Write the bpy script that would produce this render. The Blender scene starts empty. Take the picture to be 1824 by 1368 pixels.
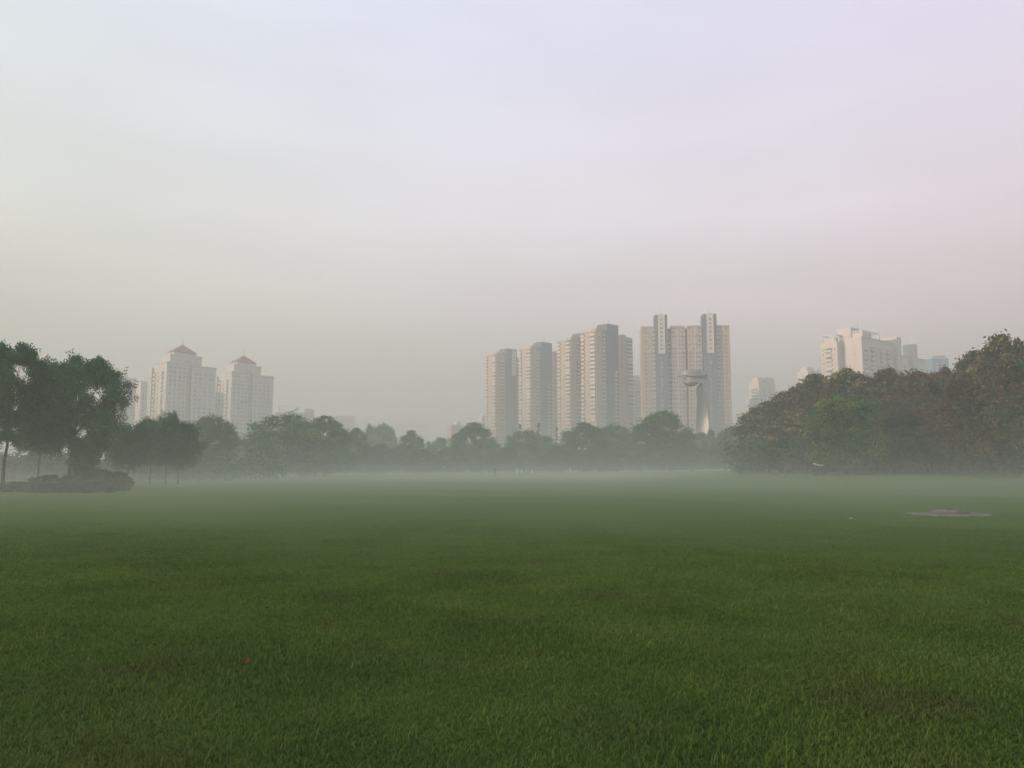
import bpy, bmesh, math, random
import numpy as np
from math import radians as R, sin, cos, pi
from mathutils import Vector, Matrix, Euler

S = bpy.context.scene
COL = S.collection

# ------------------------------------------------------------------ camera, world, sun, exposure
PITCH, EYE, F = R(6.0), 1.6, 1423.0          # photo is 1824 x 1368, focal length in its pixels
cam_d = bpy.data.cameras.new("camera")
cam_d.sensor_width = 36.0
cam_d.lens = F / 1824.0 * 36.0
cam_d.clip_start, cam_d.clip_end = 0.1, 8000
cam = bpy.data.objects.new("camera", cam_d)
cam.location = (0, 0, EYE)
cam.rotation_euler = (R(90) + PITCH, 0, 0)
COL.objects.link(cam)
S.camera = cam

SUN_DIR = Vector((-0.93, -0.36, 0.0)).normalized()     # towards the sun, low on the left
SUN_EL = R(9)
sv = Vector((SUN_DIR.x * cos(SUN_EL), SUN_DIR.y * cos(SUN_EL), sin(SUN_EL)))
sun_d = bpy.data.lights.new("sun", 'SUN')
sun_d.energy = 4.6
sun_d.angle = R(0.5)
sun_d.color = (1.0, 0.72, 0.54)
sun = bpy.data.objects.new("sun", sun_d)
sun.rotation_euler = sv.to_track_quat('Z', 'Y').to_euler()
sun.location = sv * 100
COL.objects.link(sun)

S.view_settings.view_transform = 'Standard'
S.view_settings.look = 'None'
S.view_settings.exposure = 0.0
S.view_settings.gamma = 1.0
S.render.engine = 'CYCLES'
cy = S.cycles
cy.max_bounces = 6
cy.diffuse_bounces = 4
cy.glossy_bounces = 2
cy.transmission_bounces = 3
cy.transparent_max_bounces = 32
cy.volume_bounces = 3
cy.use_denoising = True


def srgb(r, g, b):
    f = lambda c: c / 12.92 if c <= 0.04045 else ((c + 0.055) / 1.055) ** 2.4
    return (f(r / 255), f(g / 255), f(b / 255), 1.0)


W = bpy.data.worlds.new("World")
S.world = W
W.use_nodes = True
nt = W.node_tree
nt.nodes.clear()
N, LK = nt.nodes.new, nt.links.new
wout = N("ShaderNodeOutputWorld")
bg = N("ShaderNodeBackground")
bg.inputs["Strength"].default_value = 0.1
sky = N("ShaderNodeTexSky")
sky.sky_type = 'NISHITA'
sky.sun_disc = False
sky.sun_elevation = SUN_EL
sky.sun_rotation = math.atan2(SUN_DIR.x, SUN_DIR.y)
sky.air_density, sky.dust_density = 1.0, 3.0
tc = N("ShaderNodeTexCoord")
sep = N("ShaderNodeSeparateXYZ")
LK(tc.outputs["Generated"], sep.inputs[0])
ramp = N("ShaderNodeValToRGB")                # thin morning overcast by elevation
LK(sep.outputs["Z"], ramp.inputs[0])
SKY_STOPS = [(0.0, (150, 145, 140)), (0.10, (178, 171, 165)), (0.20, (216, 208, 208)), (0.30, (233, 229, 235)),
             (0.42, (230, 230, 244)), (0.55, (225, 229, 250)), (1.0, (205, 216, 242))]
els = ramp.color_ramp.elements
while len(els) < len(SKY_STOPS):
    els.new(0.5)
for e, (p, c) in zip(els, SKY_STOPS):
    e.position, e.color = p, srgb(*c)
tint = N("ShaderNodeValToRGB")
mr = N("ShaderNodeMapRange")
mr.inputs["From Min"].default_value, mr.inputs["From Max"].default_value = -0.6, 0.6
LK(sep.outputs["X"], mr.inputs["Value"])
LK(mr.outputs[0], tint.inputs[0])
te = tint.color_ramp.elements
te[0].position, te[0].color = 0.0, (0.90, 0.98, 0.86, 1)
te[1].position, te[1].color = 1.0, (1.045, 0.94, 0.99, 1)
m_ = te.new(0.45); m_.color = (1, 1, 1, 1)
mul = N("ShaderNodeMix"); mul.data_type = 'RGBA'; mul.blend_type = 'MULTIPLY'
mul.inputs[0].default_value = 1.0
LK(ramp.outputs[0], mul.inputs[6]); LK(tint.outputs[0], mul.inputs[7])
# soft cloud veil: world-space noise stretched along the horizon
mp = N("ShaderNodeMapping"); mp.inputs["Scale"].default_value = (1.6, 1.6, 6.0)
mp.inputs["Rotation"].default_value = (0, R(14), 0)
cn = N("ShaderNodeTexNoise"); cn.inputs["Scale"].default_value = 1.1; cn.inputs["Detail"].default_value = 5
cn.inputs["Roughness"].default_value = 0.5
LK(tc.outputs["Generated"], mp.inputs[0]); LK(mp.outputs[0], cn.inputs[0])
cr = N("ShaderNodeMapRange")
cr.inputs["From Min"].default_value, cr.inputs["From Max"].default_value = 0.35, 0.65
cr.inputs["To Min"].default_value, cr.inputs["To Max"].default_value = 0.93, 1.05
LK(cn.outputs[0], cr.inputs["Value"])
cl = N("ShaderNodeVectorMath"); cl.operation = 'SCALE'
LK(mul.outputs[2], cl.inputs[0]); LK(cr.outputs[0], cl.inputs["Scale"])
up = N("ShaderNodeVectorMath"); up.operation = 'SCALE'; up.inputs["Scale"].default_value = 12.25
LK(cl.outputs[0], up.inputs[0])
mixs = N("ShaderNodeMix"); mixs.data_type = 'RGBA'
mixs.inputs[0].default_value = 0.88
LK(sky.outputs[0], mixs.inputs[6]); LK(up.outputs[0], mixs.inputs[7])
LK(mixs.outputs[2], bg.inputs[0])
LK(bg.outputs[0], wout.inputs[0])

HAZE_DENSITY = 0.00092
MIST = [(1.0, 0.0021), (1.4, 0.0009), (1.8, 0.0008), (2.3, 0.0007), (3.0, 0.0006), (4.0, 0.0005), (5.5, 0.0005), (8.5, 0.0006), (15.0, 0.0006), (32.0, 0.00045)]   # top of each layer, its density


# ------------------------------------------------------------------ helpers
def gz(x, y):
    """height of the ground: a flat lawn that rises a little under the trees at its edges"""
    ss = lambda a, b, v: (lambda t: t * t * (3 - 2 * t))(min(1.0, max(0.0, (v - a) / (b - a))))
    z = 0.95 * ss(10, 38, x) * ss(48, 88, y)
    z = max(z, 0.5 * ss(120, 195, y) * ss(-70, 20, x))
    d = math.hypot(x, y)
    z += 0.035 * ss(4, 20, d) * (sin(x * 0.23 + 1) * cos(y * 0.17) + 0.6 * sin(x * 0.61 + y * 0.4))
    return z


def at(px, py, Y):
    """the point at depth Y that the photo shows at pixel (px, py)"""
    xc, yc = (px - 912.0) / F, (684.0 - py) / F
    d = cos(PITCH) - yc * sin(PITCH)
    return Vector((Y * xc / d, Y, EYE + Y * (sin(PITCH) + yc * cos(PITCH)) / d))


def xat(px, Y, py=834):
    return at(px, py, Y).x


def zat(py, Y):
    return at(912, py, Y).z


class MB:
    """collects shapes, then links them as ONE mesh object"""
    def __init__(self):
        self.v, self.f, self.m = [], [], []

    def add(self, vs, fs, m=0):
        o = len(self.v)
        self.v += [tuple(p) for p in vs]
        self.f += [tuple(i + o for i in f) for f in fs]
        self.m += [m] * len(fs)

    def box(self, x0, x1, y0, y1, z0, z1, m=0):
        v = [(x0, y0, z0), (x1, y0, z0), (x1, y1, z0), (x0, y1, z0), (x0, y0, z1), (x1, y0, z1), (x1, y1, z1), (x0, y1, z1)]
        self.add(v, [(0, 3, 2, 1), (4, 5, 6, 7), (0, 1, 5, 4), (1, 2, 6, 5), (2, 3, 7, 6), (3, 0, 4, 7)], m)

    def tube(self, pts, rads, n=7, m=0, cap=True):
        pts = [Vector(p) for p in pts]
        o = len(self.v)
        for i, p in enumerate(pts):
            t = (pts[min(i + 1, len(pts) - 1)] - pts[max(i - 1, 0)]).normalized()
            a = t.orthogonal().normalized() if i == 0 else (a - t * a.dot(t)).normalized()
            b = t.cross(a)
            for k in range(n):
                w = 2 * pi * k / n
                self.v.append(tuple(p + (a * cos(w) + b * sin(w)) * rads[i]))
        for i in range(len(pts) - 1):
            for k in range(n):
                k2 = (k + 1) % n
                self.f.append((o + i * n + k, o + i * n + k2, o + (i + 1) * n + k2, o + (i + 1) * n + k)); self.m.append(m)
        if cap:
            self.f.append(tuple(o + k for k in range(n))[::-1]); self.m.append(m)
            self.f.append(tuple(o + (len(pts) - 1) * n + k for k in range(n))); self.m.append(m)

    def bar(self, a, b, r, n=6, m=0):
        self.tube([a, b], [r, r], n, m)

    def lathe(self, prof, n=32, m=0, wob=None):
        o = len(self.v)
        for i, (r, z) in enumerate(prof):
            for k in range(n):
                w = 2 * pi * k / n
                q = 1.0 if wob is None else wob(w, i)
                self.v.append((r * q * cos(w), r * q * sin(w), z))
        for i in range(len(prof) - 1):
            for k in range(n):
                k2 = (k + 1) % n
                self.f.append((o + i * n + k, o + i * n + k2, o + (i + 1) * n + k2, o + (i + 1) * n + k)); self.m.append(m)
        self.f.append(tuple(o + (len(prof) - 1) * n + k for k in range(n))); self.m.append(m)

    def torus(self, c, R0, r, axis='x', n=28, k=6, m=0):
        o = len(self.v)
        for i in range(n):
            w = 2 * pi * i / n
            for j in range(k):
                q = 2 * pi * j / k
                rr = R0 + r * cos(q)
                p = (r * sin(q), rr * cos(w), rr * sin(w))
                if axis == 'y':
                    p = (rr * cos(w), r * sin(q), rr * sin(w))
                self.v.append((c[0] + p[0], c[1] + p[1], c[2] + p[2]))
        for i in range(n):
            for j in range(k):
                i2, j2 = (i + 1) % n, (j + 1) % k
                self.f.append((o + i * k + j, o + i2 * k + j, o + i2 * k + j2, o + i * k + j2)); self.m.append(m)

    def mesh(self, name, mats):
        me = bpy.data.meshes.new(name)
        me.from_pydata(self.v, [], self.f)
        for q in mats if isinstance(mats, (list, tuple)) else [mats]:
            me.materials.append(q)
        me.polygons.foreach_set("material_index", self.m)
        me.update()
        return me

    def build(self, name, mats, parent=None, smooth=False, loc=None):
        me = self.mesh(name, mats)
        if smooth:
            me.polygons.foreach_set("use_smooth", [True] * len(me.polygons))
        return link(name, me, parent, loc)


def link(name, me, parent=None, loc=None):
    o = bpy.data.objects.new(name, me)
    COL.objects.link(o)
    if parent is not None:
        o.parent = parent
    if loc is not None:
        o.location = loc
    return o


def tag(o, label=None, cat=None, group=None, kind=None):
    for k, v in (("label", label), ("category", cat), ("group", group), ("kind", kind)):
        if v:
            o[k] = v
    return o


def thing(name, label, cat, loc, rz=0.0, group=None):
    o = bpy.data.objects.new(name, None)
    COL.objects.link(o)
    o.location = loc
    o.rotation_euler = (0, 0, rz)
    return tag(o, label, cat, group)


def np_mesh(name, V, Q, mats, mi=None, tris=None, smooth=False):
    """a mesh from numpy arrays: V (n,3), Q (m,4) quads, tris (k,3)"""
    me = bpy.data.meshes.new(name)
    nq, ntr = len(Q), 0 if tris is None else len(tris)
    me.vertices.add(len(V))
    me.vertices.foreach_set("co", np.ascontiguousarray(V, dtype=np.float32).ravel())
    li = Q.ravel() if ntr == 0 else np.concatenate([Q.ravel(), tris.ravel()])
    me.loops.add(len(li))
    me.loops.foreach_set("vertex_index", li.astype(np.int32))
    me.polygons.add(nq + ntr)
    st = np.concatenate([np.arange(nq) * 4, nq * 4 + np.arange(ntr) * 3]).astype(np.int32)
    me.polygons.foreach_set("loop_start", st)
    for q in mats if isinstance(mats, (list, tuple)) else [mats]:
        me.materials.append(q)
    if mi is not None:
        me.polygons.foreach_set("material_index", mi.astype(np.int32))
    me.update(calc_edges=True)
    return me


# ------------------------------------------------------------------ materials
def new_mat(name):
    m = bpy.data.materials.new(name)
    m.use_nodes = True
    t = m.node_tree
    t.nodes.clear()
    return m, t, t.nodes.new, t.links.new


def mat(name, c, rough=0.8, var=0.12, scale=0.4, metal=0.0, spec=0.3, bump=0.0, coord="Object"):
    m, t, N, L = new_mat(name)
    out = N("ShaderNodeOutputMaterial"); p = N("ShaderNodeBsdfPrincipled")
    p.inputs["Roughness"].default_value = rough
    p.inputs["Metallic"].default_value = metal
    p.inputs["Specular IOR Level"].default_value = spec
    tc = N("ShaderNodeTexCoord"); n = N("ShaderNodeTexNoise")
    n.inputs["Scale"].default_value = scale; n.inputs["Detail"].default_value = 6
    L(tc.outputs[coord], n.inputs[0])
    mx = N("ShaderNodeMix"); mx.data_type = 'RGBA'
    mx.inputs[6].default_value = (c[0] * (1 - var), c[1] * (1 - var), c[2] * (1 - var), 1)
    mx.inputs[7].default_value = (min(1, c[0] * (1 + var)), min(1, c[1] * (1 + var)), min(1, c[2] * (1 + var)), 1)
    L(n.outputs[0], mx.inputs[0]); L(mx.outputs[2], p.inputs["Base Color"])
    if bump:
        b = N("ShaderNodeBump"); b.inputs["Strength"].default_value = bump; b.inputs["Distance"].default_value = 0.02
        L(n.outputs[0], b.inputs["Height"]); L(b.outputs[0], p.inputs["Normal"])
    L(p.outputs[0], out.inputs[0])
    return m


def leaf_mat(name, c, trans=0.38, hue=0.03, val=0.35):
    m, t, N, L = new_mat(name)
    out = N("ShaderNodeOutputMaterial")
    d = N("ShaderNodeBsdfDiffuse"); tr = N("ShaderNodeBsdfTranslucent"); mx = N("ShaderNodeMixShader")
    mx.inputs[0].default_value = trans
    g = N("ShaderNodeNewGeometry"); oi = N("ShaderNodeObjectInfo")
    hs = N("ShaderNodeHueSaturation"); hs.inputs["Color"].default_value = (*c, 1)
    a = N("ShaderNodeMapRange"); a.inputs["To Min"].default_value = 1 - val; a.inputs["To Max"].default_value = 1 + val
    L(g.outputs["Random Per Island"], a.inputs["Value"])
    b = N("ShaderNodeMapRange"); b.inputs["To Min"].default_value = 0.82; b.inputs["To Max"].default_value = 1.18
    L(oi.outputs["Random"], b.inputs["Value"])
    mm = N("ShaderNodeMath"); mm.operation = 'MULTIPLY'
    L(a.outputs[0], mm.inputs[0]); L(b.outputs[0], mm.inputs[1]); L(mm.outputs[0], hs.inputs["Value"])
    h = N("ShaderNodeMapRange"); h.inputs["To Min"].default_value = 0.5 - hue; h.inputs["To Max"].default_value = 0.5 + hue
    tcn = N("ShaderNodeTexCoord"); nz = N("ShaderNodeTexNoise"); nz.inputs["Scale"].default_value = 0.45
    L(tcn.outputs["Object"], nz.inputs[0]); L(nz.outputs[0], h.inputs["Value"]); L(h.outputs[0], hs.inputs["Hue"])
    L(hs.outputs[0], d.inputs[0]); L(hs.outputs[0], tr.inputs[0])
    L(d.outputs[0], mx.inputs[1]); L(tr.outputs[0], mx.inputs[2]); L(mx.outputs[0], out.inputs[0])
    return m


def facade_mat(name, c, c2=None, rough=0.85, floor=3.05):
    """painted render with faint floor joints and weather streaks"""
    m, t, N, L = new_mat(name)
    out = N("ShaderNodeOutputMaterial"); p = N("ShaderNodeBsdfPrincipled")
    p.inputs["Roughness"].default_value = rough; p.inputs["Specular IOR Level"].default_value = 0.2
    tc = N("ShaderNodeTexCoord")
    mp = N("ShaderNodeMapping"); mp.inputs["Scale"].default_value = (0.5, 0.5, 0.05)
    n = N("ShaderNodeTexNoise"); n.inputs["Scale"].default_value = 1.0; n.inputs["Detail"].default_value = 6
    L(tc.outputs["Object"], mp.inputs[0]); L(mp.outputs[0], n.inputs[0])
    mx = N("ShaderNodeMix"); mx.data_type = 'RGBA'
    mx.inputs[6].default_value = (c[0] * .8, c[1] * .8, c[2] * .8, 1); mx.inputs[7].default_value = (c[0] * 1.15, c[1] * 1.15, c[2] * 1.15, 1)
    L(n.outputs[0], mx.inputs[0])
    s = N("ShaderNodeSeparateXYZ"); L(tc.outputs["Object"], s.inputs[0])
    dv = N("ShaderNodeMath"); dv.operation = 'DIVIDE'; dv.inputs[1].default_value = floor; L(s.outputs["Z"], dv.inputs[0])
    fr = N("ShaderNodeMath"); fr.operation = 'FRACT'; L(dv.outputs[0], fr.inputs[0])
    lt = N("ShaderNodeMath"); lt.operation = 'LESS_THAN'; lt.inputs[1].default_value = 0.07; L(fr.outputs[0], lt.inputs[0])
    m2 = N("ShaderNodeMix"); m2.data_type = 'RGBA'
    k = c2 or (c[0] * .72, c[1] * .72, c[2] * .72)
    m2.inputs[7].default_value = (*k, 1)
    L(lt.outputs[0], m2.inputs[0]); L(mx.outputs[2], m2.inputs[6]); L(m2.outputs[2], p.inputs["Base Color"])
    L(p.outputs[0], out.inputs[0])
    return m


M = {}
M["beige"] = facade_mat("beige_render", (0.44, 0.355, 0.29))
M["pink"] = facade_mat("pink_render", (0.42, 0.33, 0.275))
M["core"] = facade_mat("slate_render", (0.11, 0.14, 0.18))
M["cream"] = facade_mat("cream_render", (0.52, 0.515, 0.48))
M["pale"] = facade_mat("pale_render", (0.58, 0.53, 0.50))
M["greyblock"] = facade_mat("grey_render", (0.42, 0.42, 0.43))
M["white"] = mat("white_paint", (0.56, 0.55, 0.54), 0.6, 0.06)
M["glass"] = mat("dark_glass", (0.10, 0.115, 0.13), 0.15, 0.3, 0.2, spec=0.5)
M["glass_mid"] = mat("curtained_glass", (0.20, 0.20, 0.19), 0.3, 0.3, 0.3, spec=0.4)
M["glass_pale"] = mat("blind_behind_glass", (0.36, 0.34, 0.31), 0.4, 0.2, 0.3, spec=0.4)
M["blueglass"] = mat("blue_glass", (0.10, 0.20, 0.30), 0.15, 0.2, 0.2, spec=0.5)
M["frame"] = mat("window_frame_paint", (0.55, 0.53, 0.50), 0.6, 0.1)
M["redroof"] = mat("red_roof_tile", (0.26, 0.125, 0.115), 0.8, 0.2, 0.6)
M["steel"] = mat("brushed_steel", (0.27, 0.265, 0.255), 0.48, 0.12, 0.25, metal=0.65)
M["concrete"] = mat("concrete", (0.19, 0.165, 0.125), 0.9, 0.3, 6.0, bump=0.5)
def mossy(name, c, moss):
    m, t, N, L = new_mat(name)
    out = N("ShaderNodeOutputMaterial"); p = N("ShaderNodeBsdfPrincipled"); p.inputs["Roughness"].default_value = 0.95
    p.inputs["Specular IOR Level"].default_value = 0.15
    tc = N("ShaderNodeTexCoord")
    n1 = N("ShaderNodeTexNoise"); n1.inputs["Scale"].default_value = 3.5; n1.inputs["Detail"].default_value = 8; n1.inputs["Roughness"].default_value = .65
    n2 = N("ShaderNodeTexNoise"); n2.inputs["Scale"].default_value = 14.0; n2.inputs["Detail"].default_value = 6
    L(tc.outputs["Object"], n1.inputs[0]); L(tc.outputs["Object"], n2.inputs[0])
    a = N("ShaderNodeMix"); a.data_type = 'RGBA'
    a.inputs[6].default_value = (c[0] * .6, c[1] * .6, c[2] * .6, 1); a.inputs[7].default_value = (c[0] * 1.3, c[1] * 1.3, c[2] * 1.3, 1)
    L(n2.outputs[0], a.inputs[0])
    mr = N("ShaderNodeMapRange"); mr.inputs["From Min"].default_value = .48; mr.inputs["From Max"].default_value = .58; L(n1.outputs[0], mr.inputs["Value"])
    b = N("ShaderNodeMix"); b.data_type = 'RGBA'; b.inputs[7].default_value = (*moss, 1)
    L(mr.outputs[0], b.inputs[0]); L(a.outputs[2], b.inputs[6]); L(b.outputs[2], p.inputs["Base Color"]); L(p.outputs[0], out.inputs[0])
    return m


M["oldslab"] = mossy("mossy_concrete", (0.185, 0.19, 0.165), (0.07, 0.10, 0.045))
M["brickring"] = mat("weathered_brick", (0.135, 0.128, 0.11), 0.9, 0.35, 9.0, bump=0.6)
M["bark"] = mat("bark", (0.055, 0.047, 0.038), 0.95, 0.35, 5.0, bump=0.6)
M["barkpale"] = mat("pale_bark", (0.16, 0.15, 0.13), 0.95, 0.35, 5.0, bump=0.6)
M["whitewash"] = mat("white_enamel", (0.8, 0.8, 0.78), 0.6, 0.05)
M["black"] = mat("black_rubber", (0.02, 0.02, 0.02), 0.7, 0.2)
M["darkmetal"] = mat("dark_metal", (0.06, 0.06, 0.065), 0.45, 0.2, metal=0.6)
M["crane"] = mat("crane_paint", (0.35, 0.22, 0.10), 0.6, 0.1)
M["leaf_dark"] = leaf_mat("leaf_dark_green", (0.042, 0.125, 0.052))
M["leaf_mid"] = leaf_mat("leaf_mid_green", (0.056, 0.165, 0.064))
M["leaf_light"] = leaf_mat("leaf_light_green", (0.165, 0.245, 0.075))
M["leaf_olive"] = leaf_mat("leaf_olive", (0.135, 0.145, 0.066))
M["leaf_dusk"] = leaf_mat("leaf_dull_green", (0.112, 0.118, 0.084))
M["pod_yellow"] = leaf_mat("seed_pod_yellow", (0.36, 0.30, 0.12))
M["pod_brown"] = leaf_mat("seed_pod_brown", (0.15, 0.115, 0.07))
M["pod_red"] = leaf_mat("seed_pod_red", (0.15, 0.09, 0.07))
M["leaf_orange"] = leaf_mat("fallen_leaf_orange", (0.17, 0.09, 0.04), 0.1)


# ------------------------------------------------------------------ ground, grass
def make_ground():
    m, t, N, L = new_mat("lawn")
    out = N("ShaderNodeOutputMaterial"); p = N("ShaderNodeBsdfPrincipled")
    p.inputs["Roughness"].default_value = 1.0; p.inputs["Specular IOR Level"].default_value = 0.05
    tc = N("ShaderNodeTexCoord")

    def noise(sc, det, ro=0.55):
        n = N("ShaderNodeTexNoise"); n.inputs["Scale"].default_value = sc; n.inputs["Detail"].default_value = det
        n.inputs["Roughness"].default_value = ro
        L(tc.outputs["Object"], n.inputs[0])
        return n

    def mix(f, a, b):
        x = N("ShaderNodeMix"); x.data_type = 'RGBA'
        L(f, x.inputs[0])
        for i, q in ((6, a), (7, b)):
            if isinstance(q, tuple):
                x.inputs[i].default_value = (*q, 1)
            else:
                L(q, x.inputs[i])
        return x.outputs[2]

    def sharp(n, lo, hi):
        r = N("ShaderNodeMapRange"); r.inputs["From Min"].default_value = lo; r.inputs["From Max"].default_value = hi
        L(n.outputs[0], r.inputs["Value"])
        return r.outputs[0]
    big, mid, fine, tiny = noise(0.10, 5), noise(0.65, 6), noise(6.0, 8, 0.7), noise(45.0, 4, 0.7)
    base = mix(sharp(big, 0.35, 0.65), (0.076, 0.148, 0.036), (0.128, 0.200, 0.048))
    base = mix(sharp(mid, 0.55, 0.75), base, (0.150, 0.195, 0.050))
    base = mix(sharp(noise(0.9, 6), 0.60, 0.78), base, (0.042, 0.096, 0.034))
    base = mix(sharp(fine, 0.3, 0.75), (0.062, 0.100, 0.022), base)
    base = mix(sharp(tiny, 0.62, 0.8), base, (0.16, 0.19, 0.06))
    L(base, p.inputs["Base Color"])
    add = N("ShaderNodeMath"); add.operation = 'ADD'
    L(fine.outputs[0], add.inputs[0]); L(tiny.outputs[0], add.inputs[1])
    b = N("ShaderNodeBump"); b.inputs["Strength"].default_value = 0.8; b.inputs["Distance"].default_value = 0.05
    L(add.outputs[0], b.inputs["Height"]); L(b.outputs[0], p.inputs["Normal"])
    L(p.outputs[0], out.inputs[0])
    def axis(lo, hi, step0, grow):
        pos = [0.0]; s = step0
        while pos[-1] < hi:
            pos.append(pos[-1] + s); s *= grow
        neg = [0.0]; s = step0
        while neg[-1] > lo:
            neg.append(neg[-1] - s); s *= grow
        return neg[:0:-1] + pos
    xs = axis(-1500, 1500, 1.0, 1.035)
    ys = axis(-400, 1750, 1.0, 1.03)
    V = np.array([(x, y, gz(x, y)) for y in ys for x in xs])
    nx = len(xs)
    ii = np.arange(len(ys) - 1)[:, None] * nx + np.arange(nx - 1)[None, :]
    ii = ii.ravel()
    Q = np.stack([ii, ii + 1, ii + 1 + nx, ii + nx], 1)
    me = np_mesh("lawn", V, Q, m)
    me.polygons.foreach_set("use_smooth", [True] * len(me.polygons))
    tag(link("lawn", me), kind="structure")


def gz_np(x, y):
    ss = lambda a, b, v: (lambda t: t * t * (3 - 2 * t))(np.clip((v - a) / (b - a), 0, 1))
    z = 0.95 * ss(10, 38, x) * ss(48, 88, y)
    z = np.maximum(z, 0.5 * ss(120, 195, y) * ss(-70, 20, x))
    d = np.hypot(x, y)
    return z + 0.035 * ss(4, 20, d) * (np.sin(x * 0.23 + 1) * np.cos(y * 0.17) + 0.6 * np.sin(x * 0.61 + y * 0.4))


def make_grass(n=1000000):
    rng = np.random.default_rng(5)
    e = 0.5
    lo, hi = 3.0 ** e, 44.0 ** e
    d = (lo + (hi - lo) * rng.random(n)) ** (1 / e)
    keep = rng.random(n) > np.clip((d - 9) / 34, 0, 1) ** 0.8
    d = d[keep]; n = len(d)
    a = rng.uniform(-0.74, 0.74, n)
    x, y = d * np.sin(a), d * np.cos(a)
    # loose tufts: some blades share a root point with a neighbour
    j = rng.permutation(n)[: n // 2]
    order = np.argsort(np.round(y, 0) * 1e4 + x)
    near = np.empty(n, dtype=int); near[order] = np.roll(order, 3)
    ok = np.hypot(x[near[j]] - x[j], y[near[j]] - y[j]) < 0.12
    j = j[ok]
    x[j] += (x[near[j]] - x[j]) * .6; y[j] += (y[near[j]] - y[j]) * .6
    patch = 0.5 + 0.5 * np.sin(x * 1.3 + 2 * np.sin(y * 0.7)) * np.cos(y * 1.1 + np.sin(x * 0.9))
    h = (0.016 + 0.026 * rng.random(n) ** 1.5) * (0.7 + 0.5 * patch)
    long_ = rng.random(n) < 0.012
    h[long_] *= 2.4
    w = 0.0018 + 0.00055 * d * (0.6 + 0.8 * rng.random(n))
    w = np.clip(w * .8, 0.0020, 0.010)
    h = h * np.clip(1.25 - d / 28, .22, 1)
    th = rng.uniform(0, 2 * np.pi, n)
    lean = rng.uniform(0.15, 1.15, n) * h
    z0 = gz_np(x, y) - 0.003
    sx, sy = -np.sin(th) * w, np.cos(th) * w
    lx, ly = np.cos(th) * lean, np.sin(th) * lean
    V = np.empty((n, 5, 3))
    V[:, 0] = np.stack([x - sx, y - sy, z0], 1); V[:, 1] = np.stack([x + sx, y + sy, z0], 1)
    V[:, 2] = np.stack([x + sx * .8 + lx * .35, y + sy * .8 + ly * .35, z0 + h * .62], 1)
    V[:, 3] = np.stack([x - sx * .8 + lx * .35, y - sy * .8 + ly * .35, z0 + h * .62], 1)
    V[:, 4] = np.stack([x + lx, y + ly, z0 + h], 1)
    b = np.arange(n)[:, None] * 5
    Q = b + np.array([[0, 1, 2, 3]]); T = b + np.array([[3, 2, 4]])
    mi = np.where(rng.random(n) < 0.03, 1, 0)
    gm = []
    for nm, c0, c1 in (("grass_blade", (0.057, 0.112, 0.024), (0.150, 0.218, 0.053)), ("grass_straw", (0.15, 0.16, 0.06), (0.20, 0.19, 0.09))):
        m, t, N, L = new_mat(nm)
        out = N("ShaderNodeOutputMaterial"); df = N("ShaderNodeBsdfDiffuse"); tr = N("ShaderNodeBsdfTranslucent"); mx = N("ShaderNodeMixShader")
        mx.inputs[0].default_value = 0.3
        g = N("ShaderNodeNewGeometry"); tcn = N("ShaderNodeTexCoord"); nz = N("ShaderNodeTexNoise")
        nz.inputs["Scale"].default_value = 0.7; nz.inputs["Detail"].default_value = 5
        L(tcn.outputs["Object"], nz.inputs[0])
        mr = N("ShaderNodeMapRange"); mr.inputs["From Min"].default_value = 0.3; mr.inputs["From Max"].default_value = 0.7
        L(nz.outputs[0], mr.inputs["Value"])
        av = N("ShaderNodeMix"); av.data_type = 'FLOAT'; av.inputs[0].default_value = 0.6
        L(g.outputs["Random Per Island"], av.inputs[2]); L(mr.outputs[0], av.inputs[3])
        cmx = N("ShaderNodeMix"); cmx.data_type = 'RGBA'
        cmx.inputs[6].default_value = (*c0, 1); cmx.inputs[7].default_value = (*c1, 1)
        L(av.outputs[0], cmx.inputs[0])
        n2 = N("ShaderNodeTexNoise"); n2.inputs["Scale"].default_value = 0.55; n2.inputs["Detail"].default_value = 7
        L(tcn.outputs["Object"], n2.inputs[0])
        m3 = N("ShaderNodeMapRange"); m3.inputs["From Min"].default_value = 0.53; m3.inputs["From Max"].default_value = 0.70; m3.inputs["To Max"].default_value = 0.7
        L(n2.outputs[0], m3.inputs["Value"])
        worn = N("ShaderNodeMix"); worn.data_type = 'RGBA'; worn.inputs[7].default_value = (0.098, 0.104, 0.042, 1)
        L(m3.outputs[0], worn.inputs[0]); L(cmx.outputs[2], worn.inputs[6])
        L(worn.outputs[2], df.inputs[0]); L(worn.outputs[2], tr.inputs[0])
        L(df.outputs[0], mx.inputs[1]); L(tr.outputs[0], mx.inputs[2]); L(mx.outputs[0], out.inputs[0])
        gm.append(m)
    me = np_mesh("grass", V.reshape(-1, 3), Q, gm, np.concatenate([mi, mi]), T)
    tag(link("grass", me), "short damp green lawn grass with a few straw blades", "grass", kind="stuff")


make_ground()
make_grass()


# ------------------------------------------------------------------ buildings
_unit = {}


_pick = random.Random(9)


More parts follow.
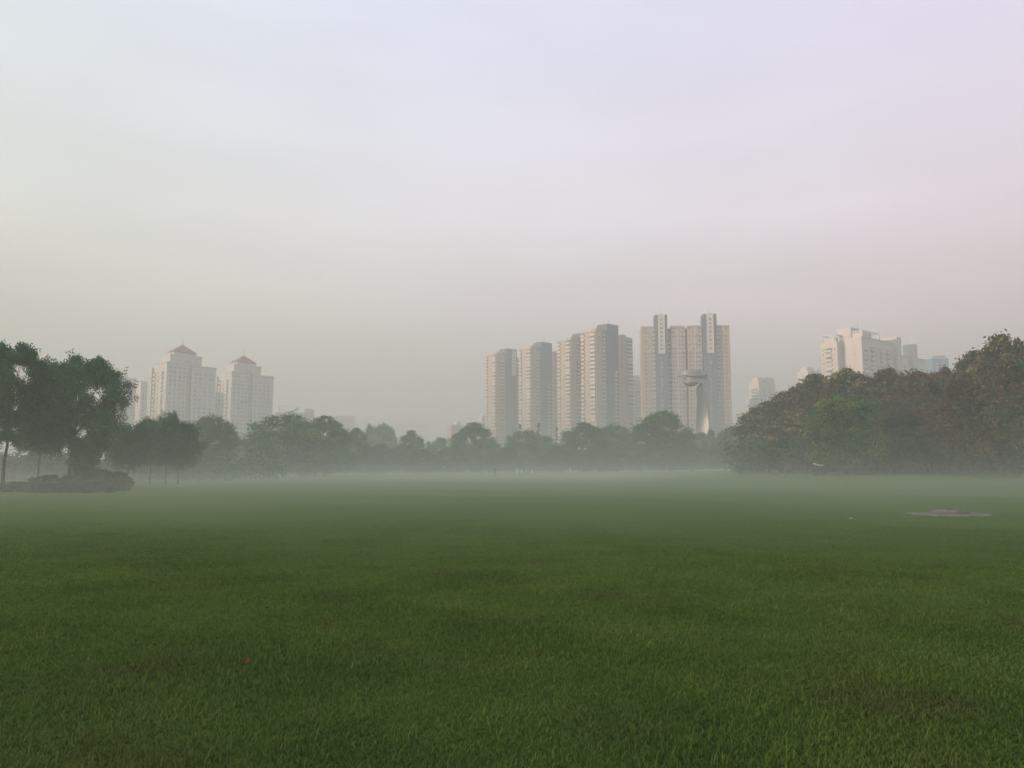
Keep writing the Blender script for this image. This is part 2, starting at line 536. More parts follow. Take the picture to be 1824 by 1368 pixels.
def unit_mesh(kind, w, h, wallm):
    gl = _pick.choice(("glass", "glass", "glass", "glass_mid", "glass_mid", "glass_pale"))
    key = (kind, round(w, 2), round(h, 2), wallm, gl)
    if key in _unit:
        return _unit[key]
    b = MB()
    mats = [M["frame"], M[gl], M["white"], M[wallm]]
    if kind == "window":
        t = 0.11
        for x0, x1, z0, z1 in ((-w/2, w/2, 0, t), (-w/2, w/2, h - t, h), (-w/2, -w/2 + t, t, h - t), (w/2 - t, w/2, t, h - t), (-.05, .05, t, h - t)):
            b.box(x0, x1, -.14, -.003, z0, z1, 0)
        b.box(-w/2 + t, -.05, -.06, -.003, t, h - t, 1); b.box(.05, w/2 - t, -.06, -.003, t, h - t, 1)
        if gl == "glass_mid":                       # air conditioner on a bracket
            b.box(w/2 - .2, w/2 + .75, -.50, -.003, -.95, -.2, 2)
        b.box(-w/2 - .1, w/2 + .1, -.26, -.003, -.14, -.003, 0)
    elif kind == "balcony":
        b.box(-w/2, w/2, -1.15, -.003, 0, .16, 2)
        b.box(-w/2, w/2, -1.15, -1.03, .163, 1.15, 2)
        for s in (-1, 1):
            b.box(s * w/2 - (0.1 if s > 0 else 0), s * w/2 + (0.1 if s < 0 else 0), -1.027, -.003, .163, 1.15, 2)
        b.box(-w/2 + .15, w/2 - .15, -.05, -.003, .17, h, 1)
        b.box(-.06, .06, -.11, -.053, .17, h, 0)
    elif kind == "bay":
        b.box(-w/2, w/2, -.95, -.003, 0, 1.0, 2)
        b.box(-w/2 + .06, w/2 - .06, -.88, -.003, 1.003, h - .25, 1)
        b.box(-w/2, w/2, -.95, -.003, h - .247, h, 2)
        for q in (-w/2, -w/6, w/6 - .1, w/2 - .1):
            b.box(q, q + .1, -.94, -.885, 1.003, h - .25, 2)
    me = b.mesh(kind, mats)
    _unit[key] = (me, b)
    return _unit[key]


class Building:
    ROT = {"front": 0.0, "left": -pi / 2, "right": pi / 2}

    def __init__(self, name, label, loc, rz, cat="apartment tower", group=None, floor=3.05, wallm="beige"):
        self.o = thing(name, label, cat, loc, rz, group)
        self.n, self.floor, self.wallm = {}, floor, wallm
        self.place = {}

    def part(self, name, mk, boxes, smooth=False):
        b = MB()
        for q in boxes:
            b.box(*q)
        return b.build(name, M[mk], self.o, smooth)

    def col(self, kind, face, plane, u, f0, f1, w, h, sill=0.9, skip=None):
        """a column of equal openings on floors f0..f1; plane is the wall's offset, u runs along it"""
        for f in range(f0, f1 + 1):
            z = f * self.floor + (sill if kind == "window" else 0.0)
            if face == "front":
                p = (u, plane, z)
            else:
                p = (plane, u, z)
            self.place.setdefault(kind, []).append((z, p, self.ROT[face], w, h))

    def finish(self):
        for kind, lst in self.place.items():
            lst.sort(key=lambda q: -q[0])
            for z, p, r, w, h in lst[:100]:
                o = link(kind, unit_mesh(kind, w, h, self.wallm)[0], self.o, p)
                o.rotation_euler = (0, 0, r)
            rest = lst[100:]
            if rest:
                b = MB()
                for z, p, r, w, h in rest:
                    ub = unit_mesh(kind, w, h, self.wallm)[1]
                    mx = Matrix.Translation(p) @ Matrix.Rotation(r, 4, 'Z')
                    off = len(b.v)
                    b.v += [tuple(mx @ Vector(q)) for q in ub.v]
                    b.f += [tuple(i + off for i in f) for f in ub.f]
                    b.m += ub.m
                tag(b.build("lower_" + kind, [M["frame"], M["glass"], M["white"], M[self.wallm]], self.o), kind="stuff")
        return self.o


TH = R(40)


def slab_tower(label, px, Y, striped, right_hidden, Lw=42.0):
    H = 34 * 3.05
    b = Building("apartment_tower", label, (xat(px, Y, 650), Y, 0), TH, group="beige slab towers in a receding row")
    D = 15.5
    b.part("wall", "beige", [(0, 10.5, 0, D, 0, H), (0.3, 4.2, 0.3, 5.6, H, H + 2.2), (6.5, 10.5, 6, D, H, H + 1.0)])
    b.part("wing", "beige", [(10.503, Lw, 1.5, D - .5, 0, H - 1.6), (32, 35.5, 2, 9, H - 1.597, H + 0.9)])
    b.part("stair_tower", "core", [(10.503, 23, -1.6, 1.497, 0, H + 6.5), (10.503, 23, 1.5, 9, H - 1.597, H + 6.5)])
    b.part("parapet", "pink", [(-.25, 10.4, -.25, -.003, H - .6, H + .5)])
    b.part("parapet", "pink", [(-.25, -.003, .0, D + .2, H - .6, H + .5)])
    b.part("parapet", "pink", [(23.1, Lw + .2, 1.25, 1.497, H - 2.2, H - .9)])
    b.part("roof_tank", "white", [(26, 29, 4, 7, H - 1.597, H + .9)])
    b.part("roof_house", "pink", [(5.5, 9.5, 1.5, 4.5, H + .003, H + 2.4)])
    b.part("antenna", "darkmetal", [(17, 17.15, 3, 3.15, H + 6.5, H + 12)])
    b.col("window", "left", 0, 8.2, 4, 33, 1.3, 1.5)
    b.col("bay", "left", 0, 3.0, 12, 33, 4.6, 3.02)
    b.col("window", "left", 0, 3.0, 4, 11, 3.4, 1.7)
    b.col("balcony", "left", 0, 13.4, 5, 33, 3.2, 2.7)
    b.col("window", "front", 0, 3.0, 5, 33, 1.2, 1.5)
    b.col("balcony", "front", 0, 8.2, 5, 33, 2.8, 2.7)
    if striped:
        b.part("white_panel", "white", [(17.2, 18.2, -1.95, -1.603, H - 18, H + 6.7), (20.8, 21.8, -1.95, -1.603, H - 18, H + 6.7),
                                        (18.203, 20.797, -1.95, -1.603, H - 18, H - 17), (18.203, 20.797, -1.95, -1.603, H + 5.7, H + 6.7),
                                        (18.203, 20.797, -1.80, -1.603, H - 16.997, H + 5.697)])
        b.col("window", "front", -1.80, 19.5, 29, 35, 1.9, 1.7)
    else:
        b.col("balcony", "front", -1.6, 19.0, 6, 24, 2.6, 2.6)
    b.col("balcony", "front", 1.5, 25.2, 5, 32, 2.8, 2.7)
    b.col("window", "front", 1.5, 29.5, 5, 32, 1.8, 1.6)
    if not right_hidden:
        b.col("window", "front", 1.5, 33.6, 5, 32, 1.4, 1.6)
        b.col("bay", "front", 1.5, 38.9, 16, 32, 5.2, 3.02)
        b.col("window", "front", 1.5, 38.9, 5, 15, 3.6, 1.7)
    return b.finish()


slab_tower("beige high-rise with slate stair tower, nearest of the receding row of four", 1062, 590, False, False)
slab_tower("beige high-rise half hidden by the nearest tower of the row of four", 1017, 632, False, True)
slab_tower("beige high-rise with plain slate stair tower, second from the far end of the row", 946, 678, False, True)
slab_tower("beige high-rise with white window strip on its stair tower, farthest of the row", 884, 716, True, True)


def twin_core_block():
    Y = 575
    k = Y / F
    u = lambda px: (px - 1142) * k * 1.01
    H = 34 * 3.05
    b = Building("apartment_block", "wide pinkish high-rise with two slate stair towers and white window strips", (xat(1142, Y, 600), Y, 0), R(-5), floor=3.05, wallm="pink")
    xe = u(1297)
    c0, c1, c2, c3 = u(1166), u(1188), u(1250), u(1274)
    b.part("wall", "pink", [(0, c0, 0, 15, 0, H), (u(1194), u(1219), -.4, 15, 0, H), (u(1223), u(1249) - .3, -.4, 15, 0, H),
                            (c3, xe, 0, 15, 0, H)])
    b.part("recess_wall", "core", [(c0 + .003, u(1194) - .003, 2.2, 15, 0, H - 1), (u(1219) + .003, u(1223) - .003, 2.0, 15, 0, H - 1),
                                   (u(1249) - .297, c3 - .003, 2.2, 15, 0, H - 1)])
    for a, c in ((c0, c1), (c2, c3)):
        b.part("stair_tower", "core", [(a + .003, c - .003, -2.2, 2.197, 0, H + 8.6), (a + .003, c - .003, 2.2, 9, H - .997, H + 8.6)])
        m0 = (a + c) / 2 + .2
        zb, zt = H - 20, H + 9.2
        b.part("white_panel", "white", [(m0 - 2.4, m0 - 1.2, -2.7, -2.203, zb, zt), (m0 + 1.2, m0 + 2.4, -2.7, -2.203, zb, zt),
                                        (m0 - 1.197, m0 + 1.197, -2.7, -2.203, zb, zb + 1.2), (m0 - 1.197, m0 + 1.197, -2.7, -2.203, zt - 1.2, zt),
                                        (m0 - 1.197, m0 + 1.197, -2.5, -2.203, zb + 1.203, zt - 1.203)])
        b.col("window", "front", -2.5, m0, 28, 35, 1.9, 1.7)
        b.col("window", "front", -2.2, m0 - .6, 6, 26, 0.9, 1.2)
        b.part("antenna", "darkmetal", [(m0, m0 + .14, 3, 3.14, H + 8.6, H + 15)])
    for a in (u(1206), u(1236)):
        b.part("white_pilaster", "white", [(a - .28, a + .28, -.75, -.403, 14, H - 1.5)])
    for q in ([(-.15, c0 - .1, -.2, -.003, H - .5, H + .6), (u(1194) - .1, u(1219) + .1, -.62, -.403, H - .5, H + .6),
                                (u(1223) - .1, u(1249) - .35, -.62, -.403, H - .5, H + .6), (c3 + .1, xe + .15, -.2, -.003, H - .5, H + .6)]):
        b.part("parapet", "beige", [q])
    for px, w in ((1149.5, 2.0), (1155.5, 1.0), (1160, 1.0), (1279, 1.0), (1284, 1.0), (1290.5, 2.0)):
        b.col("window", "front", 0, u(px), 5, 33, w, 1.7)
    for px, w in ((1198.5, 2.2), (1203.8, 1.3), (1208.4, 1.3), (1214.5, 2.2), (1227.5, 2.2), (1233.7, 1.3), (1238.4, 1.3), (1244, 2.2)):
        b.col("window", "front", -.4, u(px), 5, 33, w, 1.7)
    b.col("balcony", "front", 0, u(1164.6), 5, 33, 1.9, 2.6)
    b.col("balcony", "front", 0, u(1275.6), 5, 33, 1.9, 2.6)
    b.col("balcony", "front", 2.2, u(1191.2), 5, 32, 1.9, 2.6)
    b.finish()


twin_core_block()


def spired_tower(label, px, Y, dark_recess):
    H = 24 * 3.0
    b = Building("apartment_tower", label, (xat(px, Y, 660), Y, 0), R(50), group="pale towers with red pyramid roofs", floor=3.0, wallm="cream")
    L, D = 37.5, 25.0
    top = H + 2.2
    b.part("wall", "cream", [(0, 14.5, 0, 15, 0, top), (19.2, L, 1.6, 15, 0, top - 1.0), ])
    b.part("recess_wall", "greyblock", [(14.503, 19.197, 3.5, 15, 0, top + 3.0)])
    b.part("side_wing", "cream", [(.7, 14, 15.003, 20, 0, top - 1.0), (-.8, 14, 20.003, D, 0, top - 2.6)])
    b.part("cornice", "pale", [(-.5, 14.9, -.5, -.003, top - .2, top + .5), (-.5, -.003, 0, 15.2, top - .2, top + .5), (19.0, L + .5, 1.1, 1.597, top - 1.2, top - .5)])
    cx, cz = 17.0, top + .5
    b.part("crown_block", "cream", [(4.0, 27.5, 3.9, 14.8, top + .003, top + 6.0), (3.6, 27.9, 3.5, 3.897, top + 5.4, top + 6.6)])
    b.part("pavilion", "cream", [(7.2, 23.2, 4.8, 13.8, top + 6.003, top + 8.4)])
    r = MB()
    z0, z1 = top + 8.403, top + 14.8
    x0, x1, y0, y1 = 6.6, 23.8, 4.2, 14.4
    xm, ym = (x0 + x1) / 2, (y0 + y1) / 2
    r.add([(x0, y0, z0), (x1, y0, z0), (x1, y1, z0), (x0, y1, z0), (x0, y0, z0 + .35), (x1, y0, z0 + .35), (x1, y1, z0 + .35), (x0, y1, z0 + .35), (xm, ym, z1)],
          [(0, 1, 5, 4), (1, 2, 6, 5), (2, 3, 7, 6), (3, 0, 4, 7), (4, 5, 8), (5, 6, 8), (6, 7, 8), (7, 4, 8), (3, 2, 1, 0)])
    roof = r.build("roof", M["redroof"], b.o)
    sp = MB(); sp.tube([(xm, ym, z1 - .3), (xm, ym, z1 + 5.2)], [.5, .28], 8)
    sp.build("spire", M["white"], roof)
    for x in (2.6, 6.2, 9.6, 12.6):
        b.col("window", "front", 0, x, 4, 23, 1.5, 1.6)
    for x in (22, 25.6, 29.4, 33.4):
        b.col("window", "front", 1.6, x, 4, 22, 1.6, 1.6)
    b.col("window", "front", 3.5, 17.2, 4, 24, 1.1, 1.4)
    b.col("window", "front", 3.9, 10.5, 25, 25, 1.2, 1.4)
    b.col("window", "front", 3.9, 23.5, 25, 25, 1.2, 1.4)
    b.col("balcony", "left", 0, 6.0, 5, 22, 3.2, 2.6)
    b.col("window", "left", 0, 12.0, 4, 22, 1.4, 1.6)
    b.col("balcony", "left", .7, 17.5, 5, 22, 3.0, 2.6)
    b.col("window", "left", -.8, 22.5, 4, 21, 1.4, 1.6)
    if dark_recess:
        b.part("dark_sign_panel", "core", [(7.6, 13.6, -.30, -.003, 16 * 3.0 + 2.8, 16 * 3.0 + 3.75)])
    b.finish()


spired_tower("pale tower with red pyramid roof and spire, the taller-looking nearer one of two", 297, 545, False)
spired_tower("pale tower with red pyramid roof and dark window surrounds, lower-looking one of two", 413, 600, True)


def small_block(name, label, px0, px1, ytop, Y, rz, wallm, depth, cols, roof=None, cat="apartment block", lit_cols=(), zlo=4):
    """a far block: front runs px0..px1 (photo pixels) at depth Y"""
    x0, x1 = xat(px0, Y, ytop + 20), xat(px1, Y, ytop + 20)
    H = zat(ytop, Y)
    b = Building(name, label, (x0, Y, 0), R(rz), cat=cat, wallm=wallm)
    w = (x1 - x0) / cos(R(rz))
    b.part("wall", wallm, [(0, w, 0, depth, 0, H)])
    b.part("parapet", "white", [(-.2, w + .2, -.25, -.003, H - .5, H + .6)])
    b.part("side_parapet", "white", [(-.25, -.003, 0, depth, H - .5, H + .6)])
    if roof:
        for nm, mk, (a, c, d, e, z0, z1) in roof:
            b.part(nm, mk, [(a * w, c * w, d * depth + .05, e * depth, H + z0 + .003, H + z1)])
    nf = int(H / 3.05) - 1
    for kind, u, ww in cols:
        b.col(kind, "front", 0, u * w, zlo, nf - 1, ww, 1.6 if kind == "window" else 2.6)
    for kind, u, ww in lit_cols:
        b.col(kind, "left", 0, u * depth, zlo, nf - 1, ww, 1.6 if kind == "window" else 2.6)
    b.finish()
    return b


small_block("apartment_tower", "grey tower seen in the gap between beige row and wide pinkish block", 1129, 1146, 676, 740, 8, "greyblock", 14,
            [("window", .2, 1.6), ("balcony", .5, 3), ("window", .8, 1.6)], [("roof_house", "pale", (.1, .9, .1, .8, 0, 4))], zlo=10)
small_block("apartment_tower", "slim grey tower behind the dark spreading tree", 217, 236, 673, 650, 36, "greyblock", 14,
            [("window", .2, 1.4), ("window", .5, 1.4), ("window", .8, 1.4)], [("roof_house", "pale", (.0, .4, .1, .9, 0, 4))],
            lit_cols=[("window", .3, 1.3), ("window", .7, 1.3)], zlo=8)
small_block("apartment_tower", "pale hazy tower just behind the nearer spired tower", 250, 266, 680, 640, 36, "pale", 16,
            [("window", .25, 1.4), ("window", .6, 1.4)], lit_cols=[("window", .5, 1.4)], zlo=8)
small_block("apartment_block", "pale block whose flat top shows between two dark tree crowns", 66, 93, 645, 560, 32, "pale", 14,
            [("window", .25, 1.5), ("window", .7, 1.5)], zlo=14)
small_block("office_block", "faint blue-grey block far away above the treeline", 598, 630, 741, 1050, 10, "greyblock", 25,
            [("window", .3, 2), ("window", .7, 2)], cat="office block", zlo=8)
small_block("apartment_block", "small beige block peeping over the round tree beside the tower row", 804, 822, 757, 800, 20, "beige", 14,
            [("window", .3, 1.5), ("window", .7, 1.5)], [("roof_house", "pale", (.55, .95, .1, .8, 0, 4))], zlo=6)
small_block("apartment_block", "tiny pale block touching the foot of the farthest beige tower", 858, 872, 742, 850, 20, "pale", 12,
            [("window", .3, 1.5), ("window", .7, 1.5)], [("roof_house", "pale", (.3, .8, .1, .8, 0, 3))], zlo=8)


def curved_roof_hall():
    Y = 640
    x0, x1 = xat(488, Y), xat(553, Y)
    H = zat(736, Y)
    b = Building("office_block", "low office block with upswept white roof frame behind the big tree", (x0, Y, 0), R(8), cat="office block", wallm="pale")
    w = x1 - x0
    b.part("wall", "pale", [(0, w, 0, 18, 0, H)])
    b.part("cornice", "white", [(-.4, w + .4, -.6, -.003, H - 1.0, H + .4)])
    m = MB()
    n = 14
    for i in range(n):
        a0, a1 = i / n, (i + 1) / n
        f = lambda a: H + 1.2 + 3.4 * abs(2 * a - 1) ** 2
        xa, xb = w * (.06 + .52 * a0), w * (.06 + .52 * a1)
        m.add([(xa, 1, f(a0)), (xb, 1, f(a1)), (xb, 12, f(a1)), (xa, 12, f(a0)), (xa, 1, f(a0) + .6), (xb, 1, f(a1) + .6), (xb, 12, f(a1) + .6), (xa, 12, f(a0) + .6)],
              [(0, 3, 2, 1), (4, 5, 6, 7), (0, 1, 5, 4), (2, 3, 7, 6), (1, 2, 6, 5), (3, 0, 4, 7)])
    for xa in (.07, .57):
        m.box(w * xa, w * xa + .5, 1.2, 1.8, H, H + 5.6)
    m.box(w * .06, w * .58, 1.1, 1.7, H + 5.6, H + 6.1)
    m.build("roof_frame", M["white"], b.o)
    b.part("roof_house", "pale", [(w * .76, w * .99, 3, 12, H + .003, H + 4.0)])
    for u in np.linspace(.08, .92, 9):
        b.col("window", "front", 0, u * w, 6, int(H / 3.05) - 2, 1.8, 1.7)
    b.finish()


curved_roof_hall()


def stepped_block():
    """the long pale block above the grove, seen from its corner"""
    Y, th = 520, R(38)
    H = zat(600, Y)
    nf = int(H / 3.05)
    b = Building("apartment_block", "long pale block with white balconies and roof frames above the grove", (xat(1535, Y, 620), Y, 0), th, wallm="pale")
    b.part("wall", "pale", [(0, 41, 0, 11, 0, H), (41.003, 92, 1.2, 11, 0, H - 7.5)])
    b.part("end_wing", "pale", [(-4.0, 9, 15, 26.5, 0, H - 1.6), (2.5, 9, 11.003, 14.997, 0, H - 3)])
    b.part("lift_tower", "pale", [(3.0, 14, 8.6, 19, H + .003, H + 8.0), (3.0, 14, 11.003, 14.997, H - 3, H)])
    def frame(x0, x1, y0, y1, z0, z1, t=.55):
        m = MB()
        xs, ys = (x0, x1 - t), (y0, y1 - t)
        for x in xs:
            for y in ys:
                m.box(x, x + t, y, y + t, z0, z1 - t - .003)
        for y in ys:
            m.box(x0, x1, y, y + t, z1 - t, z1)
        for x in xs:
            m.box(x, x + t, y0 + t + .003, y1 - t - .003, z1 - t, z1)
        m.box((x0 + x1) / 2, (x0 + x1) / 2 + t, y0, y0 + t, z0, z1 - t - .003)
        m.build("roof_frame", M["white"], b.o)
    frame(-3.7, 5, 16, 26.2, H - 1.597, H + 3.6)
    frame(3, 26, .8, 10, H + .01, H + 5.0)
    b.part("roof_house", "pale", [(4, 15, 1.6, 9, H + .003, H + 4.2), (-2, 4, 18, 25, H - 1.597, H + 1.8)])
    for x0, zt in ((45, 4.5), (68, 2.0)):
        b.part("fin_tower", "pale", [(x0, x0 + 5, -1.0, 11.5, H - 7.497, H + zt), (x0, x0 + 5, -1.0, 1.197, 0, H - 7.5)])
        b.part("white_fin", "white", [(x0 - .6, x0 - .003, -1.6, -.8, 0, H + zt + 1.4), (x0 + 4.6, x0 + 5.4, -1.7, -1.003, 0, H + zt + 1.4),
                                      (x0 - .6, x0 - .003, 10.9, 11.6, H - 7, H + zt + 1.4)])
    b.part("cornice", "greyblock", [(-.3, 41.2, -.35, -.003, H - .35, H + .35), (41.2, 92.2, .85, 1.197, H - 7.8, H - 7.2)])
    b.col("balcony", "left", -4.0, 21.0, 8, nf - 2, 4.6, 2.6)
    b.col("window", "left", -4.0, 17, 8, nf - 2, 1.2, 1.4)
    b.col("window", "left", -4.0, 25, 8, nf - 2, 1.2, 1.4)
    b.col("window", "left", 0, 5.5, 8, nf - 2, .7, 1.1)
    for x in (5, 13, 25, 34):
        b.col("balcony", "front", 0, x, 9, nf - 2, 4.4, 2.6)
    for x in (9, 18, 21, 29.5, 38.5):
        b.col("window", "front", 0, x, 9, nf - 2, 1.4, 1.6)
    for x in (54, 60, 77, 85):
        b.col("balcony", "front", 1.2, x, 9, nf - 5, 4.2, 2.6)
    b.col("window", "left", 3.0, 15.5, nf + 1, nf + 1, 1.6, 1.4)
    b.part("antenna", "darkmetal", [(13, 13.14, 9, 9.14, H + 8, H + 13)])
    b.finish()


stepped_block()
b1 = small_block("apartment_block", "pale banded block peeping over the low end of the grove", 1352, 1390, 682, 780, 34, "pale", 12,
                 [("window", .12, 1.5), ("balcony", .35, 4), ("window", .6, 1.5)],
                 [("roof_house", "pale", (.0, .38, .05, .7, 0, 5.5)), ("lift_tower", "pale", (.42, .95, .0, .6, 0, 6.2)), ("white_fin", "white", (.42, .46, -.02, .06, 0, 6.8)),
                  ("white_fin", "white", (.1, .14, -.02, .06, 0, 6.6))],
                 lit_cols=[("balcony", .45, 8)], zlo=8)
small_block("apartment_block", "pale block with roof frame half hidden where the grove rises", 1440, 1474, 662, 770, 36, "pale", 12,
            [("window", .2, 1.5), ("window", .5, 1.5)],
            [("roof_house", "pale", (.0, .5, .1, .7, 0, 4.5)), ("white_fin", "white", (.72, .75, .0, .1, 0, 5.4)), ("white_fin", "white", (.84, .87, .0, .1, 0, 5.4))], zlo=12)
small_block("office_block", "blue glazed block at the far end of the long pale block", 1662, 1694, 637, 700, 12, "blueglass", 20,
            [("window", .25, 2.4), ("window", .5, 2.4), ("window", .75, 2.4)], [("roof_house", "blueglass", (.3, .95, .1, .8, 0, 2.2))], cat="office block", zlo=16)


def tower_crane(label, px, ytop, Y, rz, jib):
    z = zat(ytop, Y)
    c = thing("tower_crane", label, "crane", (xat(px, Y), Y, 0), rz, "tower cranes far beyond the trees")
    m = MB()
    for sx in (-1, 1):
        for sy in (-1, 1):
            m.bar((sx, sy, 0), (sx, sy, z), .22, 4)
    k = 0
    h = 0
    while h < z - 3:
        s = 1 if k % 2 else -1
        m.bar((-s, -1, h), (s, -1, h + 3), .12, 4); m.bar((-1, s, h), (-1, -s, h + 3), .12, 4)
        h += 3; k += 1
    m.build("mast", M["crane"], c)
    m = MB()
    m.bar((-14, -.6, z), (jib, -.6, z), .25, 4); m.bar((-14, .6, z), (jib, .6, z), .25, 4); m.bar((0, 0, z + 1.6), (jib, 0, z + 1.6), .2, 4)
    for i in range(int(jib // 3)):
        m.bar((i * 3, -.6, z), (i * 3 + 1.5, 0, z + 1.6), .1, 4); m.bar((i * 3 + 1.5, 0, z + 1.6), (i * 3 + 3, .6, z), .1, 4)
    m.build("jib", M["crane"], c)
    m = MB(); m.bar((0, 0, z), (0, 0, z + 7), .5, 4); m.bar((0, 0, z + 7), (jib * .6, 0, z + 1.6), .12, 4); m.bar((0, 0, z + 7), (-13, 0, z), .12, 4)
    m.build("peak", M["crane"], c)
    m = MB(); m.box(-14, -10, -1, 1, z - 3, z - .3); m.build("counterweight", M["concrete"], c)
    m = MB(); m.box(.8, 2.8, 1.1, 2.7, z - 2.2, z + .2); m.build("cab", M["white"], c)


tower_crane("faint tower crane standing over the low middle trees", 710, 760, 950, R(8), 34)
tower_crane("fainter, farther tower crane with only its jib clear of the trees", 652, 758, 1150, R(170), 30)


# ------------------------------------------------------------------ steel ribbon sculpture
def sculpture():
    Y = 300
    o = thing("ribbon_sculpture", "tall twisted steel ribbon sculpture with coiled top before the wide pinkish block", "sculpture", (xat(1250, Y), Y, gz(xat(1250, Y), Y)))
    base = o.location
    def P(px, py, dy=0.0):
        q = at(px, py, Y)
        return Vector((q.x - base.x, dy, q.z - base.z))
    # rising body: a twisted three-edged sheet (left edge, front-right edge, rear edge)
    Lf = [(1239, 836, 1.6), (1240, 800, 1.6), (1241, 770, 1.4), (1241, 745, .6), (1240, 722, -.8), (1238.5, 705, -1.6), (1238, 694, -1.6), (1241, 688, -1.2), (1246, 683, -.6), (1249, 677, 0)]
    Rf = [(1262, 836, -1.5), (1262, 800, -1.5), (1261.5, 770, -1.4), (1260.5, 745, -.9), (1258.5, 722, 0), (1255.5, 705, .5), (1253, 694, .4), (1251.5, 686, .2), (1251.5, 680, 0), (1253, 674, 0)]
    Of = [(1265, 836, 2.2), (1266, 800, 2.2), (1267, 770, 2.0), (1267, 745, 1.8), (1264.5, 722, 1.5), (1260.5, 705, 1.3), (1256.5, 694, 1.2), (1254.5, 686, 1.3), (1254, 680, 1.4), (1254.5, 674, 1.4)]
    n_sub = 4
    def dense(a):
        out = []
        for i in range(len(a) - 1):
            p0, p1, p2, p3 = (Vector(a[max(0, min(len(a) - 1, i + d))]) for d in (-1, 0, 1, 2))
            for k in range(n_sub):
                t = k / n_sub
                out.append(0.5 * (2 * p1 + (p2 - p0) * t + (2 * p0 - 5 * p1 + 4 * p2 - p3) * t * t + (3 * p1 - p0 - 3 * p2 + p3) * t ** 3))
        out.append(Vector(a[-1]))
        return out
    A, B, Cc = dense(Lf), dense(Rf), dense(Of)
    body = MB()
    nn = 7                                     # concave front sheet
    for i in range(len(A)):
        pa, pb, pc = P(*A[i]), P(*B[i]), P(*Cc[i])
        for k in range(nn):
            t = k / (nn - 1)
            p = pa.lerp(pb, t); p.y += .5 * sin(pi * t) * min(1, i / 6)
            body.v.append(tuple(p))
        body.v.append(tuple(pc)); 
        q = pa.lerp(pc, .5); q.y += .6
        body.v.append(tuple(q))
    w = nn + 2
    for i in range(len(A) - 1):
        for k in range(w):
            k2 = (k + 1) % w
            body.f.append((i * w + k, i * w + k2, (i + 1) * w + k2, (i + 1) * w + k)); body.m.append(0)
    body.f.append(tuple((len(A) - 1) * w + k for k in range(w))); body.m.append(0)
    ob = body.build("stem", M["steel"], o)
    sm = ob.data
    sm.polygons.foreach_set("use_smooth", [True] * len(sm.polygons))
    sm.set_sharp_from_angle(angle=R(35))

    s = Y / F
    cx = P(1231, 670).x
    zc = lambda py: P(1231, py).z
    # one ribbon: from the stem's head it winds twice round, each turn higher and wider, and tapers into the tail
    m = MB()
    n = 150
    for i in range(n + 1):
        t = i / n
        a = R(-12) - t * R(650)
        r_ = 3.25 + 1.75 * min(1, max(0, (t - .25) / .45))
        c0 = cx + 1.3 * (1 - t) ** 1.5
        z = zc(681) + (zc(658.4) - zc(681)) * min(.78, t)
        h = 1.85 * (1 - .55 * max(0, (t - .85) / .15))
        for k, (dr, dz) in enumerate(((-.10, h / 2), (-.26, h / 2), (.22, -h / 2), (.38, -h / 2))):
            m.v.append((c0 + (r_ + dr) * cos(a), .6 + (r_ + dr) * sin(a), z + dz + .11 * (r_ + dr) * cos(a) * min(1, max(0, (t - .2) * 3))))
    for i in range(n):
        for k in range(4):
            k2 = (k + 1) % 4
            m.f.append((i * 4 + k, i * 4 + k2, (i + 1) * 4 + k2, (i + 1) * 4 + k)); m.m.append(0)
    m.f.append((0, 1, 2, 3)); m.f.append((n * 4 + 3, n * 4 + 2, n * 4 + 1, n * 4)); m.m += [0, 0]
    ub = MB()
    ub.lathe([(1.1, 0), (2.1, .35), (2.75, 1.0), (2.9, 1.5), (2.8, 1.52), (1.0, .9)], 40)
    ub.build("under_bowl", M["steel"], o, True, (cx + .1, .8, zc(687)))
    co = m.build("coil", M["steel"], o)
    co.data.polygons.foreach_set("use_smooth", [True] * len(co.data.polygons))
    co.data.set_sharp_from_angle(angle=R(40))
    t = MB()
    a, b_, c_, d_ = P(1243, 673, -1.2), P(1258.5, 665.5, -.4), P(1260, 676, .5), P(1253, 677, -.3)
    th = Vector((0.1, .16, 0.02))
    t.add([a, b_, c_, d_, a + th, b_ + th, c_ + th, d_ + th], [(0, 3, 2, 1), (4, 5, 6, 7), (0, 1, 5, 4), (1, 2, 6, 5), (2, 3, 7, 6), (3, 0, 4, 7)])
    t.build("tail_fin", M["steel"], o)


sculpture()


